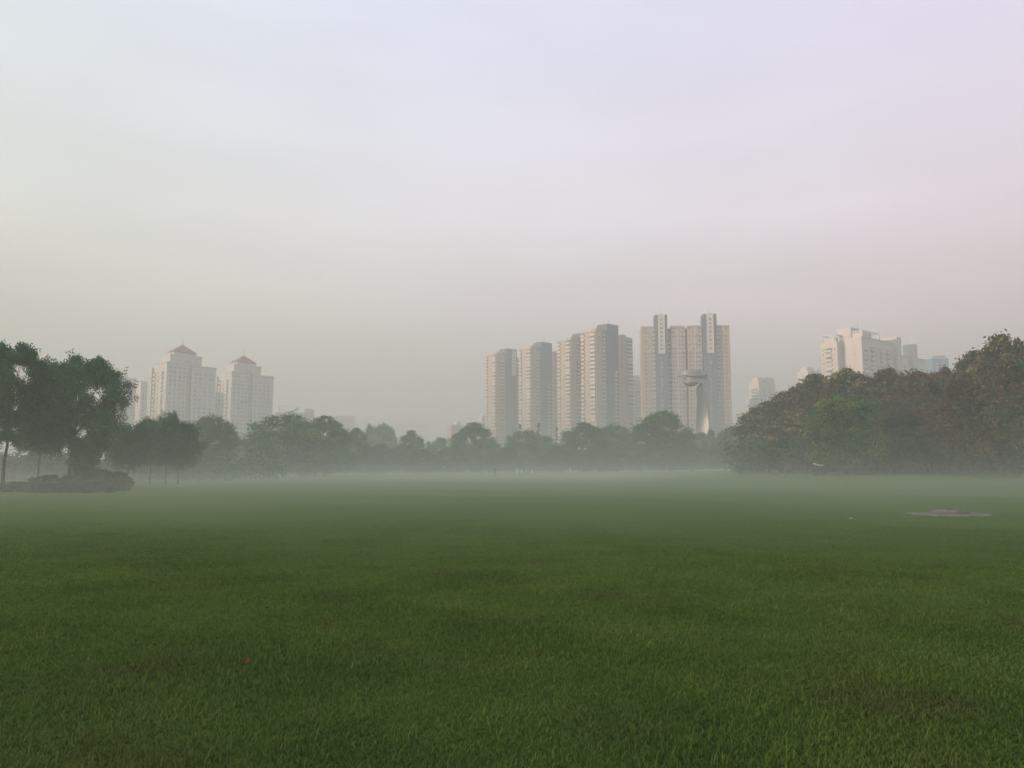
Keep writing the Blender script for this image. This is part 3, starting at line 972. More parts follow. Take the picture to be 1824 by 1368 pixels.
# ------------------------------------------------------------------ trees
def leaf_cloud(rng, C, Rr, per, size, asp, up=0.5, droop=0.0, squash=0.8, leaflets=1):
    """leaves around clump centres C (k,3) of radii Rr (k,); returns vertices (n*4,3) and the clump of each leaf"""
    k = len(C)
    idx = np.repeat(np.arange(k), per)
    n = len(idx)
    d = rng.normal(size=(n, 3)); d /= np.linalg.norm(d, axis=1)[:, None]
    off = rng.normal(size=(n, 3)) * 0.56
    st = 0.75 + 0.6 * rng.random((k, 3))                 # every clump its own proportions
    off = off * st[idx] * Rr[idx][:, None] * np.array([1, 1, squash])
    c = C[idx] + off
    d = off / (np.linalg.norm(off, axis=1)[:, None] + 1e-6) * 0.7 + d * 0.3
    nrm = d * 0.6 + rng.normal(size=(n, 3)) * 0.55 + np.array([0, 0, up])
    nrm /= np.linalg.norm(nrm, axis=1)[:, None]
    ax = d + rng.normal(size=(n, 3)) * 0.7 + np.array([0, 0, -droop])
    ax -= nrm * (ax * nrm).sum(1)[:, None]
    ax /= np.linalg.norm(ax, axis=1)[:, None] + 1e-9
    side = np.cross(nrm, ax)
    out, own = [], []
    ln = size * (0.6 + 0.8 * rng.random(n))
    if leaflets == 1:
        wd = ln * asp
        V = np.stack([c - ax * ln[:, None] * .5, c + side * wd[:, None] * .5 - ax * (ln * .05)[:, None], c + ax * ln[:, None] * .5, c - side * wd[:, None] * .5], 1)
        return V.reshape(-1, 3), idx
    for j in range(leaflets):                       # a compound leaf: leaflets on both sides of a stalk
        t = (j // 2 + 0.5) / (leaflets / 2)
        s = -1 if j % 2 else 1
        o = c + ax * (ln * (t - .5))[:, None]
        dirv = ax * 0.55 + side * (0.9 * s) - nrm * 0.12
        l2 = ln * 0.42 * (1.15 - 0.5 * t)
        tip = o + dirv * l2[:, None]
        wv = np.cross(nrm, dirv) * (l2 * 0.2)[:, None]
        mid = o + dirv * (l2 * .45)[:, None]
        out.append(np.stack([o, mid + wv, tip, mid - wv], 1)); own.append(idx)
    return np.concatenate(out).reshape(-1, 3), np.concatenate(own)


def tree_kind(seed, H, Wd, trunk_clear, clumps, per, size, mats, weights, top_mats=None, asp=0.62, shape="round", clump_r=(0.16, 0.26),
              leaflets=1, droop=0.0, up=0.5, trunk_r=0.22, lean=0.0, bark="bark", multi=1, squash=0.8, limbs=14):
    """returns (crown mesh, trunk mesh); the crown is a hollow-ish cloud of leaf clumps of uneven size"""
    rng = np.random.default_rng(seed)
    zc0 = H * trunk_clear
    C, Rr = [], []
    while len(C) < clumps:
        t = rng.random()
        z = zc0 + (H - zc0) * t
        if shape == "round":
            prof = math.sqrt(max(0, 1 - (abs(t - 0.42) / 0.60) ** 2.3))
        elif shape == "dome":
            prof = (1 - t ** 2.4) ** 0.55 * (0.82 + 0.18 * min(1, t * 5))
        elif shape == "mound":
            prof = math.sqrt(max(0.02, 1 - ((t - .4) / .6) ** 2)) * .95
        elif shape == "cone":
            prof = (1 - t) ** 0.85 + 0.05
        elif shape == "column":
            prof = 0.55 + 0.45 * sin(pi * min(1, t * 1.1)) if t < .8 else 1.0 - (t - .8) * 4.6
        elif shape == "umbrella":
            prof = math.sqrt(max(0, 1 - ((t - 0.42) / 0.62) ** 2)) if t > .25 else 0.60 + 1.2 * t
        elif shape == "vase":
            prof = 0.35 + 0.75 * t - 0.55 * max(0, t - .7) / .3
        a = rng.uniform(0, 2 * pi)
        q = math.sqrt(rng.uniform(0.25, 1.0))
        wob = 1 + 0.08 * sin(a * 2 + seed) + 0.07 * sin(a * 3 + 2.1 * seed + z * .4)
        r = Wd / 2 * prof * q * wob * 0.86
        rr = rng.uniform(*clump_r) * Wd * (0.5 + 0.5 * prof)
        if rng.random() < .3:
            rr *= .6
        lo_z, hi_z = zc0 + rr * squash * .7, H - rr * squash * .95
        C.append((r * cos(a) + lean * t, r * sin(a), lo_z + (hi_z - lo_z) * t))
        Rr.append(rr)
    C, Rr = np.array(C), np.array(Rr)
    pr = np.maximum(40, per * (Rr / Rr.mean()) ** 2).astype(int)
    V, own = leaf_cloud(rng, C, Rr, pr, size, asp, up, droop, squash, leaflets)
    n = len(V) // 4
    Q = np.arange(n * 4).reshape(n, 4)
    cm = rng.choice(len(mats), size=len(C), p=np.array(weights) / sum(weights))
    mi = cm[own]
    sw = rng.random(n) < .18
    mi[sw] = rng.choice(len(mats), size=sw.sum(), p=np.array(weights) / sum(weights))
    allm = [M[q] for q in mats]
    if top_mats:                                   # seed pods: sprays on the outer, upper side of the clumps
        nm = len(mats)
        allm += [M[q] for q in top_mats]
        lc = V.reshape(-1, 4, 3).mean(1)
        rel = (lc - C[own]) / Rr[own][:, None]
        outer = (rel[:, 2] > 0.25) & (rel @ np.array([0, 0, 1.0]) + 0.35 * np.abs(rel[:, 0]) > 0.4)
        cp = rng.choice(len(top_mats) + 1, size=len(C), p=[.30] + [.70 / len(top_mats)] * len(top_mats))
        pick = outer & (cp[own] > 0) & (rng.random(n) < .8)
        mi[pick] = nm + cp[own][pick] - 1
    me = np_mesh("crown", V, Q, allm, mi)
    # trunk and limbs
    tm = MB()
    for s in range(multi):
        a = 2 * pi * s / max(1, multi) + seed
        off = 0 if multi == 1 else trunk_r * 1.8
        bx, by = off * cos(a), off * sin(a)
        spread = 0 if multi == 1 else Wd * .12
        pts, rad = [], []
        th = zc0 + (H - zc0) * 0.62
        for i in range(8):
            t = i / 7
            pts.append((bx + spread * t * cos(a) + lean * .7 * t ** 1.3 + rng.normal() * .05 * trunk_r * 6 * (t > 0), by + spread * t * sin(a) + rng.normal() * .05 * trunk_r * 6 * (t > 0), -0.25 + (th + .25) * t))
            rad.append(trunk_r / math.sqrt(multi) * (1.25 if i == 0 else 1 - .78 * t))
        tm.tube(pts, rad, 9)
        order = np.argsort(rng.random(len(C)))[:limbs // multi]
        for ci in order:
            e = Vector(C[ci])
            t0 = rng.uniform(.45, .95)
            fi = t0 * 7
            i0 = min(6, int(fi))
            p0 = Vector(pts[i0]).lerp(Vector(pts[i0 + 1]), fi - i0)
            if p0.z > e.z:
                p0 = Vector(pts[3]).lerp(Vector(pts[4]), .3)
            md = p0.lerp(e, .5) + Vector((rng.normal() * .2, rng.normal() * .2, .25))
            r0 = trunk_r * (1 - .78 * t0) * .6 / math.sqrt(multi)
            tm.tube([p0, md, e], [r0, r0 * .6, r0 * .25], 6)
    tme = tm.mesh("trunk", M[bark])
    tme.polygons.foreach_set("use_smooth", [True] * len(tme.polygons))
    return me, tme, H, Wd


K = {}
K["spread"] = tree_kind(11, 11, 13.5, .28, 140, 46, .80, ["leaf_dark", "leaf_mid"], [5, 2], shape="round", clump_r=(.05, .10), leaflets=6, trunk_r=.26, lean=1.2, squash=.6, limbs=22)
K["spread_b"] = tree_kind(12, 11, 9.5, .33, 80, 44, .80, ["leaf_dark", "leaf_mid"], [5, 2], shape="round", clump_r=(.055, .115), leaflets=6, trunk_r=.22, lean=-.5, squash=.65, limbs=18)
K["young"] = tree_kind(13, 7, 4.6, .30, 44, 55, .7, ["leaf_dark", "leaf_mid"], [4, 2], shape="vase", clump_r=(.10, .19), leaflets=6, trunk_r=.085, squash=1.0, limbs=14)
K["young_b"] = tree_kind(14, 7, 5.2, .30, 46, 60, .7, ["leaf_dark", "leaf_mid"], [4, 2], shape="round", clump_r=(.10, .19), leaflets=6, trunk_r=.09, squash=.85, limbs=14)
K["round"] = tree_kind(21, 14, 14, .06, 150, 170, .42, ["leaf_mid", "leaf_dark", "leaf_light"], [4, 3, 1], shape="dome", clump_r=(.055, .12), limbs=18)
K["round_b"] = tree_kind(22, 14, 13, .06, 140, 170, .42, ["leaf_mid", "leaf_dark", "leaf_olive"], [4, 4, 1], shape="dome", clump_r=(.055, .12), limbs=18)
K["round_c"] = tree_kind(23, 14, 14, .06, 140, 170, .42, ["leaf_mid", "leaf_light", "leaf_dark"], [3, 2, 3], shape="round", clump_r=(.055, .12), limbs=18)
K["oval"] = tree_kind(24, 14, 9, .06, 100, 170, .42, ["leaf_mid", "leaf_dark"], [3, 3], shape="round", clump_r=(.07, .14), limbs=14)
K["poplar"] = tree_kind(31, 18, 3.4, .10, 42, 150, .42, ["leaf_mid", "leaf_dark"], [2, 3], shape="column", clump_r=(.20, .34), squash=1.5, trunk_r=.2, limbs=10)
K["conifer"] = tree_kind(32, 16, 6, .06, 60, 150, .42, ["leaf_dark"], [1], shape="cone", clump_r=(.10, .17), asp=.35, squash=.5, trunk_r=.2, limbs=14)
PODS = ["pod_yellow", "pod_yellow", "pod_brown"]
K["podded"] = tree_kind(41, 13, 10.5, .12, 130, 210, .40, ["leaf_dark", "leaf_dusk", "leaf_olive"], [2, 4, 2], PODS, shape="dome", clump_r=(.06, .125), trunk_r=.17, limbs=18)
K["podded_b"] = tree_kind(42, 13, 10, .14, 125, 210, .40, ["leaf_dusk", "leaf_dark", "leaf_olive"], [5, 2, 2], PODS + ["pod_red"], shape="dome", clump_r=(.06, .125), trunk_r=.16, limbs=18)
K["reddish"] = tree_kind(43, 13, 10, .16, 125, 210, .40, ["leaf_dusk", "leaf_dark", "pod_brown"], [6, 1, 2], ["pod_brown", "pod_red", "pod_brown", "pod_red"], shape="dome", clump_r=(.06, .125), trunk_r=.16, limbs=18)
K["willow"] = tree_kind(44, 9, 8.6, .05, 120, 210, .34, ["leaf_light", "leaf_olive", "leaf_mid"], [5, 1, 2], shape="round", clump_r=(.06, .12), asp=.4, droop=.8, trunk_r=.16, limbs=16)
K["shrub"] = tree_kind(51, 1.9, 4.2, .02, 110, 75, .16, ["leaf_dark", "leaf_mid"], [4, 2], shape="mound", clump_r=(.035, .075), trunk_r=.05, multi=3, limbs=9)
K["shrub_b"] = tree_kind(52, 1.9, 4.0, .02, 105, 75, .16, ["leaf_dark", "leaf_olive"], [4, 2], shape="mound", clump_r=(.035, .075), trunk_r=.05, multi=3, limbs=9)


def plant(name, kind, label, px, ytop, Y, wpx, cat="tree", group=None, rot=0.0, base=None, remap=None, wscale=1.0):
    me, tme, H, Wd = K[kind]
    x = xat(px, Y)
    zb = gz(x, Y) if base is None else base
    h = zat(ytop, Y) - zb
    w = wpx * Y / F * wscale * (1.1 if Y > 120 else 1.0)
    o = thing(name, label, cat, (x, Y, zb), rot, group)
    o.scale = (w / Wd, w / Wd, h / H)
    c = link("crown", me, o)
    link("trunk", tme, o)
    if remap:
        for i, q in remap.items():
            c.material_slots[i].link = 'OBJECT'
            c.material_slots[i].material = M[q]
    return o


GL = "tall trees at the sunward edge of the lawn"
plant("broadleaf_tree", "spread", "dark spreading tree with domed crown and leaning trunk behind the clipped hedge", 122, 636, 62, 190, group=GL, rot=.4)
plant("broadleaf_tree", "spread_b", "dark feathery tree cut by the edge of the picture, tallest by the hedge", 8, 616, 58, 150, group=GL, rot=2.2)
plant("broadleaf_tree", "spread_b", "dark tree with a thin crooked stem, mostly outside the picture", -55, 640, 60, 130, group=GL, rot=4.4)
plant("broadleaf_tree", "spread_b", "broad dark tree filling the gap behind the two tall feathery trees", 70, 690, 76, 100, group=GL, rot=1.1)
plant("young_tree", "young_b", "low dark bushy tree right beside the end of the hedge", 150, 790, 60, 50, group="small trees beside the hedge", rot=.3)
plant("young_tree", "young_b", "small dark tree between the spreading tree and the thin-stemmed young trees", 228, 752, 74, 70, group="small trees beside the hedge", rot=1.9)
plant("young_tree", "young", "young thin-stemmed tree closest to the hedge, with spiky top", 268, 748, 82, 66, group="small trees beside the hedge", rot=.0)
plant("young_tree", "young", "middle young thin-stemmed tree with the tallest spiky top", 296, 738, 82, 60, group="small trees beside the hedge", rot=2.5)
plant("young_tree", "young_b", "young thin-stemmed tree farthest from the hedge", 318, 746, 81, 70, group="small trees beside the hedge", rot=4.1)
plant("broadleaf_tree", "round_c", "round hazy green tree just behind the young trees", 375, 740, 125, 92, rot=.7)
plant("broadleaf_tree", "round", "grey-green tree in the gap below the spired towers", 428, 782, 190, 60, rot=1.7, remap={0: "leaf_light"})
plant("broadleaf_tree", "round_c", "large bushy tree below the second spired tower, widest of the treeline", 505, 738, 140, 130, rot=2.0)
plant("broadleaf_tree", "round_b", "dark dome of a tree shouldering the widest bushy tree", 578, 740, 150, 104, rot=.2)
plant("broadleaf_tree", "round", "tree at the falling end of the big bushy clump", 632, 762, 165, 64, rot=3.1)
plant("broadleaf_tree", "round", "low tree in front of the big bushy clump", 470, 792, 132, 90, rot=4.0)
plant("broadleaf_tree", "round_c", "low wide tree between the big clump and the far poplars", 562, 798, 140, 100, rot=5.0)
plant("broadleaf_tree", "round_b", "dark low tree in front of the poplars", 680, 790, 175, 78, rot=1.2)
plant("broadleaf_tree", "round_c", "pale hazy tree under the spiky poplar tops", 682, 768, 260, 62, rot=2.9, remap={0: "leaf_light"})
for i, (px, yt) in enumerate(((657, 756), (667, 762), (674, 757), (681, 754), (688, 757), (696, 762))):
    plant("poplar_tree", "poplar", "slender poplar in the far row whose spiky tops show above hazy trees", px, yt, 280, 15, group="row of far poplars", rot=i * 1.3)
plant("broadleaf_tree", "round_b", "round-headed tree right below the clearer tower crane", 733, 766, 205, 56, rot=.9)
plant("broadleaf_tree", "round_c", "dark low tree right of the crane beside a small conifer", 722, 792, 180, 70, rot=2.4)
plant("conifer_tree", "conifer", "small pointed conifer in the lowest dip of the treeline", 762, 786, 200, 22, rot=.5)
plant("broadleaf_tree", "round", "low pale tree in the dip of the treeline", 785, 779, 225, 62, rot=1.4)
plant("broadleaf_tree", "round_b", "small tree under the edge of the big umbrella-shaped tree", 812, 790, 190, 60, rot=.6)
plant("broadleaf_tree", "round_b", "big umbrella-shaped tree before the farthest beige tower", 843, 752, 205, 92, rot=3.6)
plant("broadleaf_tree", "round", "grey-green tree standing behind the distant person", 880, 790, 215, 66, rot=.1)
plant("broadleaf_tree", "round_c", "bushy tree below the gap between the two farthest beige towers", 935, 766, 195, 72, rot=1.8)
plant("broadleaf_tree", "oval", "small tree in the dip below the second beige tower", 972, 776, 225, 44, rot=2.1)
for px, yt, w, lab in ((926, 755, 16, "narrow dark conifer before the farthest beige tower"), (960, 752, 18, "narrow dark conifer before the slate stair tower of the second beige tower"),
                       (992, 760, 14, "narrow dark conifer at the foot of the half hidden beige tower")):
    plant("conifer_tree", "conifer", lab, px, yt, 270, w, group="far narrow conifers", rot=px)
plant("broadleaf_tree", "round", "olive autumn tree low in front of the treeline beside the white posts", 962, 812, 185, 48, rot=2.6, remap={0: "leaf_olive", 2: "pod_brown"})
plant("broadleaf_tree", "round_b", "broad dark tree below the half hidden beige tower", 1040, 752, 190, 108, rot=4.4)
plant("broadleaf_tree", "round_c", "tree with a level top below the nearest beige tower", 1098, 756, 205, 78, rot=5.3)
plant("broadleaf_tree", "round", "low dark tree in front of the level-topped tree", 1070, 786, 180, 96, rot=1.0)
plant("broadleaf_tree", "round_b", "tallest dome-shaped tree of the treeline, before the wide pinkish block", 1182, 732, 185, 126, rot=2.7)
plant("broadleaf_tree", "round_c", "low tree at the foot of the tallest dome-shaped tree", 1140, 790, 178, 90, rot=.4)
plant("broadleaf_tree", "oval", "small pale tree hiding the base of the steel sculpture", 1248, 770, 215, 40, rot=.8, remap={0: "leaf_light"})
plant("conifer_tree", "oval", "narrow pointed tree just beside the foot of the steel sculpture", 1268, 764, 220, 20, rot=2.8)
plant("broadleaf_tree", "round_c", "small round tree between the sculpture and the grove", 1303, 760, 190, 54, rot=3.3)
plant("broadleaf_tree", "round", "low tree in front of the sculpture's foot", 1235, 796, 185, 90, rot=4.9)
plant("broadleaf_tree", "round_b", "low dark tree where the treeline meets the grove", 1292, 792, 165, 80, rot=2.2)

for px, yt, Y, w, k, lab in ((660, 800, 168, 70, "round", "low shadowy tree at the lawn edge before the poplars"), (752, 800, 172, 72, "round_b", "low rounded tree at the lawn edge beneath the small conifer"),
                             (800, 800, 176, 70, "round_c", "low hazy tree at the lawn edge behind the globe lamps"), (856, 800, 178, 64, "round", "low tree at the lawn edge just behind the distant person"),
                             (905, 796, 180, 60, "round_b", "low tree at the lawn edge behind the tallest white post"), (1000, 794, 176, 70, "round_c", "low shadowy tree at the lawn edge below the half hidden tower"),
                             (1192, 800, 172, 80, "round", "low wide tree at the lawn edge below the tallest dome-shaped tree")):
    plant("broadleaf_tree", k, lab, px, yt, Y, w, rot=px * .37)

GR = "seed-podded trees of the grove"
grove = [
    ("podded", 1362, 716, 118, 118, .3, "podded tree at the low end of the grove, next to open sky", None),
    ("podded_b", 1412, 690, 112, 130, 1.5, "podded tree below the pale banded block", None),
    ("podded", 1462, 664, 108, 140, 2.7, "yellow-podded tree below the half hidden pale block with roof frame", None),
    ("podded_b", 1520, 655, 104, 150, 3.9, "yellow-podded tree below the lift tower of the long pale block", None),
    ("podded", 1590, 656, 104, 150, 5.1, "podded tree below the fin towers of the long pale block", None),
    ("reddish", 1640, 662, 98, 150, .9, "reddish-brown tree between the long pale block and the blue glazed block", None),
    ("podded_b", 1686, 654, 106, 140, 1.6, "podded tree rising in front of the blue glazed block", None),
    ("podded", 1752, 622, 96, 150, 2.2, "yellow-flecked tree on the rise toward the tallest crown", None),
    ("podded", 1806, 594, 92, 165, 3.4, "tallest yellow-podded tree of the grove", None),
    ("reddish", 1812, 640, 76, 150, 4.0, "red-tinged tree in front of the tallest podded tree", None),
    ("reddish", 1738, 668, 80, 150, 5.5, "dull reddish tree in front of the yellow-flecked tree", None),
    ("podded_b", 1880, 612, 88, 170, 4.7, "podded tree cut off by the picture's edge behind the red-tinged tree", None),
    ("reddish", 1660, 706, 86, 130, 2.0, "low dull tree in front of the reddish-brown tree", None),
    ("podded_b", 1402, 742, 100, 110, .7, "low podded tree in front of the grove's low end", None),
    ("reddish", 1592, 712, 90, 120, 3.2, "dull green-brown tree just behind the light green tree", {0: "leaf_dusk"}),
]
for kind, px, yt, Y, w, rot, lab, rm in grove:
    plant("podded_tree", kind, lab, px, yt, Y, w, group=GR, rot=rot, remap=rm)
plant("light_green_tree", "willow", "light green bushy tree standing in front of the grove", 1508, 704, 84, 150, rot=.6)
plant("light_green_tree", "willow", "small yellowish green tree at the outer foot of the light green tree", 1578, 770, 86, 64, rot=2.6, remap={0: "leaf_olive"})

# clipped hedge mounds
GH = "low shrubs of the hedge bed"
for kind, px, yt, Y, w, rot, lab in (
        ("shrub", 95, 846, 57, 110, .2, "long low dark shrub in front of the leaning trunk"),
        ("shrub_b", 150, 842, 58, 90, 1.4, "dark rounded shrub in the middle of the hedge bed"),
        ("shrub", 178, 836, 59, 76, 2.1, "tallest dark domed shrub of the hedge bed"),
        ("shrub_b", 212, 840, 58, 58, 3.3, "brownish rounded shrub at the open end of the hedge bed"),
        ("shrub_b", 30, 858, 54, 120, 4.5, "low reddish-green shrub below the tallest feathery tree"),
        ("shrub", 105, 860, 53, 120, 5.1, "low flat shrub at the lawn side of the hedge bed"),
        ("shrub_b", 178, 858, 54, 90, .9, "low shrub at the lawn side below the tallest domed shrub"),
        ("shrub", -30, 862, 53, 110, 2.9, "low shrub cut by the edge of the picture under the feathery tree")):
    plant("hedge_shrub", kind, lab, px, yt, Y, w, cat="shrub", group=GH, rot=rot)


# far undergrowth that closes the view under the crowns
def undergrowth(name, label, spots, seed, sp=5):
    rng = np.random.default_rng(seed)
    C, Rr = [], []
    for px, Y, n, hmax in spots:
        for _ in range(n):
            x = xat(px, Y) + rng.normal() * sp
            y = Y + rng.normal() * 6
            h = rng.uniform(.5, hmax)
            C.append((x, y, gz(x, y) + h)); Rr.append(rng.uniform(.9, 1.7))
    C, Rr = np.array(C), np.array(Rr)
    V, own = leaf_cloud(rng, C, Rr, np.full(len(C), 130), .5, .6)
    n = len(V) // 4
    mi = rng.choice(2, size=len(C))[own]
    me = np_mesh(name, V, np.arange(n * 4).reshape(n, 4), [M["leaf_dark"], M["leaf_dusk"]], mi)
    tag(link(name, me), label, "undergrowth", kind="stuff")


undergrowth("undergrowth", "hazy dark undergrowth filling the foot of the treeline",
            [(px, 175 + 0.09 * max(0, px - 300) + (20 if px > 1150 else 0), 16, 4.5) for px in range(330, 1340, 22)], 61)
undergrowth("grove_undergrowth", "dim scrub under the trees of the grove", [(px, 108 - 0.02 * (px - 1330), 12, 3.6) for px in range(1338, 1980, 18)], 62, 1.6)
undergrowth("park_undergrowth", "misty scrub behind the trunks of the tall feathery trees", [(px, 110, 10, 2.6) for px in range(-220, 420, 26)], 63)


# thin pale trunks inside the grove
for i, (px, Y) in enumerate(((1602, 92), (1626, 96), (1648, 90), (1672, 95), (1700, 92), (1781, 82), (1794, 84), (1812, 80))):
    x = xat(px, Y)
    rng = random.Random(i)
    o = thing("slender_tree", "slender pale-stemmed tree among the shaded trunks of the grove", "tree", (x, Y, gz(x, Y)), i * .9, "slender pale stems under the grove")
    t = MB()
    t.tube([(0, 0, -.2), (rng.uniform(-.1, .1), 0, 1.6), (rng.uniform(-.2, .2), .1, 3.4), (rng.uniform(-.3, .3), 0, 5.5)], [.12, .10, .085, .05], 8)
    t.build("trunk", M["barkpale"], o, True)
    r2 = np.random.default_rng(70 + i)
    C = np.array([(r2.normal() * .7, r2.normal() * .7, 5.0 + r2.random() * 2.2) for _ in range(7)])
    V, own = leaf_cloud(r2, C, np.full(7, .8), np.full(7, 90), .36, .5)
    link("crown", np_mesh("crown", V, np.arange(len(V)).reshape(-1, 4), [M["leaf_dusk"]]), o)


# white posts and lamps at the lawn's far edge
def white_post(px, ytop, ybot, Y, kind):
    x = xat(px, Y)
    z0 = gz(x, Y)
    h = max(.8, (ybot - ytop) * Y / F)
    m = MB()
    if kind == "post":
        o = thing("white_post", "small white post standing at the far edge of the lawn", "post", (x, Y, z0), 0, "white posts along the far edge")
        m.lathe([(.13, 0), (.13, h * .92), (.10, h)], 12); m.build("shaft", M["whitewash"], o, True)
        c = MB(); c.lathe([(.24, 0), (.24, .06), (.16, .12)], 12); c.build("foot", M["concrete"], o)
    else:
        o = thing("garden_lamp", "white globe lamp on a dark stem by the far treeline", "lamp", (x, Y, z0), 0, "globe lamps along the far path")
        zt = zat((ytop + ybot) / 2, Y) - z0
        m.tube([(0, 0, 0), (0, 0, zt)], [.07, .05], 8); m.build("stem", M["darkmetal"], o)
        g = MB(); g.lathe([(.03, zt - .18), (.14, zt - .1), (.19, zt), (.14, zt + .12), (.04, zt + .18)], 14); g.build("globe", M["whitewash"], o, True)
    return o


for q in ((921, 829, 839, 172), (929, 828, 835, 176), (948, 833, 838, 172), (1015, 829, 838, 172), (833, 824, 832, 176)):
    white_post(*q, "post")
for q in ((742, 829, 832, 170), (780.5, 826, 831, 172), (790, 831, 833, 172), (1032, 797, 800, 172), (1043, 798, 801, 172)):
    white_post(*q, "lamp")


# ------------------------------------------------------------------ stone well cover on the lawn
def well_cover():
    Y = 27.6
    x = xat(1688, Y)
    o = thing("well_cover", "round concrete well cover on a flat concrete apron set in the lawn", "well cover", (x, Y, gz(x, Y) + .01))
    rng = random.Random(4)
    ph = [rng.uniform(0, 6.3) for _ in range(6)]
    wob = lambda w, i: 1 + .06 * sin(2 * w + ph[0]) + .045 * sin(5 * w + ph[1]) + .03 * sin(11 * w + ph[2]) + .02 * sin(17 * w + ph[3])
    m = MB(); m.lathe([(1.24, -.12), (1.24, .0), (1.19, .02), (1.0, .025), (.70, .03)], 56, 0, wob); m.build("apron", M["oldslab"], o)
    m = MB(); m.lathe([(.60, .0), (.595, .085), (.57, .11), (.55, .112)], 48, 0, lambda w, i: 1 + .012 * sin(9 * w)); m.build("rim", M["brickring"], o)
    m = MB(); m.lathe([(.535, .06), (.535, .125), (.51, .135), (.2, .14), (.05, .14)], 48); lid = m.build("lid", M["oldslab"], o)
    m = MB(); m.tube([(-.08, 0, .135), (-.07, 0, .165), (.07, 0, .165), (.08, 0, .135)], [.012] * 4, 6); m.build("handle", M["darkmetal"], lid)


well_cover()


# ------------------------------------------------------------------ bicycle with a pale roll across it
def bicycle():
    Y = 82.0
    x = xat(1459, Y)
    rz = R(24)
    o = thing("bicycle", "dark bicycle parked in the mist on the lawn before the grove", "bicycle", (x, Y, gz(x, Y)), rz)
    rw = .34
    fr, bk = Vector((.54, 0, rw)), Vector((-.52, 0, rw))
    for c in (bk, fr):
        w = MB(); w.torus(c, rw - .02, .022, 'y', 36, 6)
        wo = w.build("wheel", M["black"], o, True)
        s = MB()
        for k in range(16):
            a = 2 * pi * k / 16
            s.bar(c, c + Vector((cos(a), 0, sin(a))) * (rw - .03), .004, 4)
        s.torus(c, rw - .05, .012, 'y', 36, 5)
        s.bar(c - Vector((0, .05, 0)), c + Vector((0, .05, 0)), .025, 8)
        s.build("rim", M["darkmetal"], wo)
    f = MB()
    bb, st, hd = Vector((-.08, 0, .28)), Vector((-.24, 0, .80)), Vector((.38, 0, .86))
    hb = Vector((.42, 0, .70))
    for a, b, r in ((bb, st, .018), (bb, hb, .02), (st, hd, .016), (bk + Vector((0, .05, 0)), bb, .012), (bk - Vector((0, .05, 0)), bb, .012),
                    (bk + Vector((0, .05, 0)), st, .01), (bk - Vector((0, .05, 0)), st, .01), (hd, fr + Vector((0, .05, 0)), .014), (hd, fr - Vector((0, .05, 0)), .014)):
        f.bar(a, b, r, 8)
    f.build("frame", M["darkmetal"], o)
    h = MB(); h.tube([(.22, .29, 1.02), (.36, .24, 1.04), (.36, 0, 1.0), (.36, -.24, 1.04), (.22, -.29, 1.02)], [.013] * 5, 8); h.bar((.38, 0, .86), (.36, 0, 1.0), .014)
    h.build("handlebar", M["darkmetal"], o)
    s = MB(); s.tube([(-.40, 0, .92), (-.30, 0, .93), (-.12, 0, .92)], [.09, .075, .025], 10); s.bar((-.24, 0, .80), (-.26, 0, .90), .014)
    s.build("saddle", M["black"], o)
    k = MB()
    k.bar((bb.x, -.09, .28), (bb.x, .09, .28), .02); k.bar((bb.x, .09, .28), (bb.x + .1, .09, .14), .012); k.bar((bb.x, -.09, .28), (bb.x - .1, -.09, .42), .012)
    k.torus((bb.x, .05, .28), .09, .008, 'y', 20, 4)
    k.build("crank", M["darkmetal"], o)
    # pale speckled roll lying from handlebar to saddle
    rm = mat("speckled_cloth", (0.72, 0.71, 0.64), .9, .5, 14.0)
    r = MB()
    pts = [(-.74, 0, 1.21), (-.55, .02, 1.17), (-.30, 0, 1.10), (-.05, -.02, 1.07), (.2, 0, 1.02), (.42, .02, 1.055), (.66, .0, 1.02)]
    r.tube([(p[0], p[1], p[2] + .03) for p in pts], [.06, .085, .075, .09, .08, .085, .06], 12)
    ro = r.build("cloth_roll", rm, None, True)
    ro.location = o.location; ro.rotation_euler = (0, 0, rz)
    tag(ro, "pale speckled roll lying along the top of the parked bicycle", "roll")


bicycle()


# ------------------------------------------------------------------ distant person
def skin_mesh(name, joints, edges, m, parent, sub=2, root=0):
    me = bpy.data.meshes.new(name)
    me.from_pydata([j[:3] for j in joints], edges, [])
    o = link(name, me, parent)
    sl = o.modifiers.new("skin", 'SKIN')
    if not me.skin_vertices:
        bm = bmesh.new(); bm.from_mesh(me); bm.verts.layers.skin.verify(); bm.to_mesh(me); bm.free()
    for i, j in enumerate(joints):
        sv_ = me.skin_vertices[0].data[i]
        sv_.radius = (j[3], j[4] if len(j) > 4 else j[3])
        sv_.use_root = (i == root)
    sl.use_smooth_shade = True
    ss = o.modifiers.new("sub", 'SUBSURF'); ss.levels = sub; ss.render_levels = sub
    me.materials.append(m)
    return o


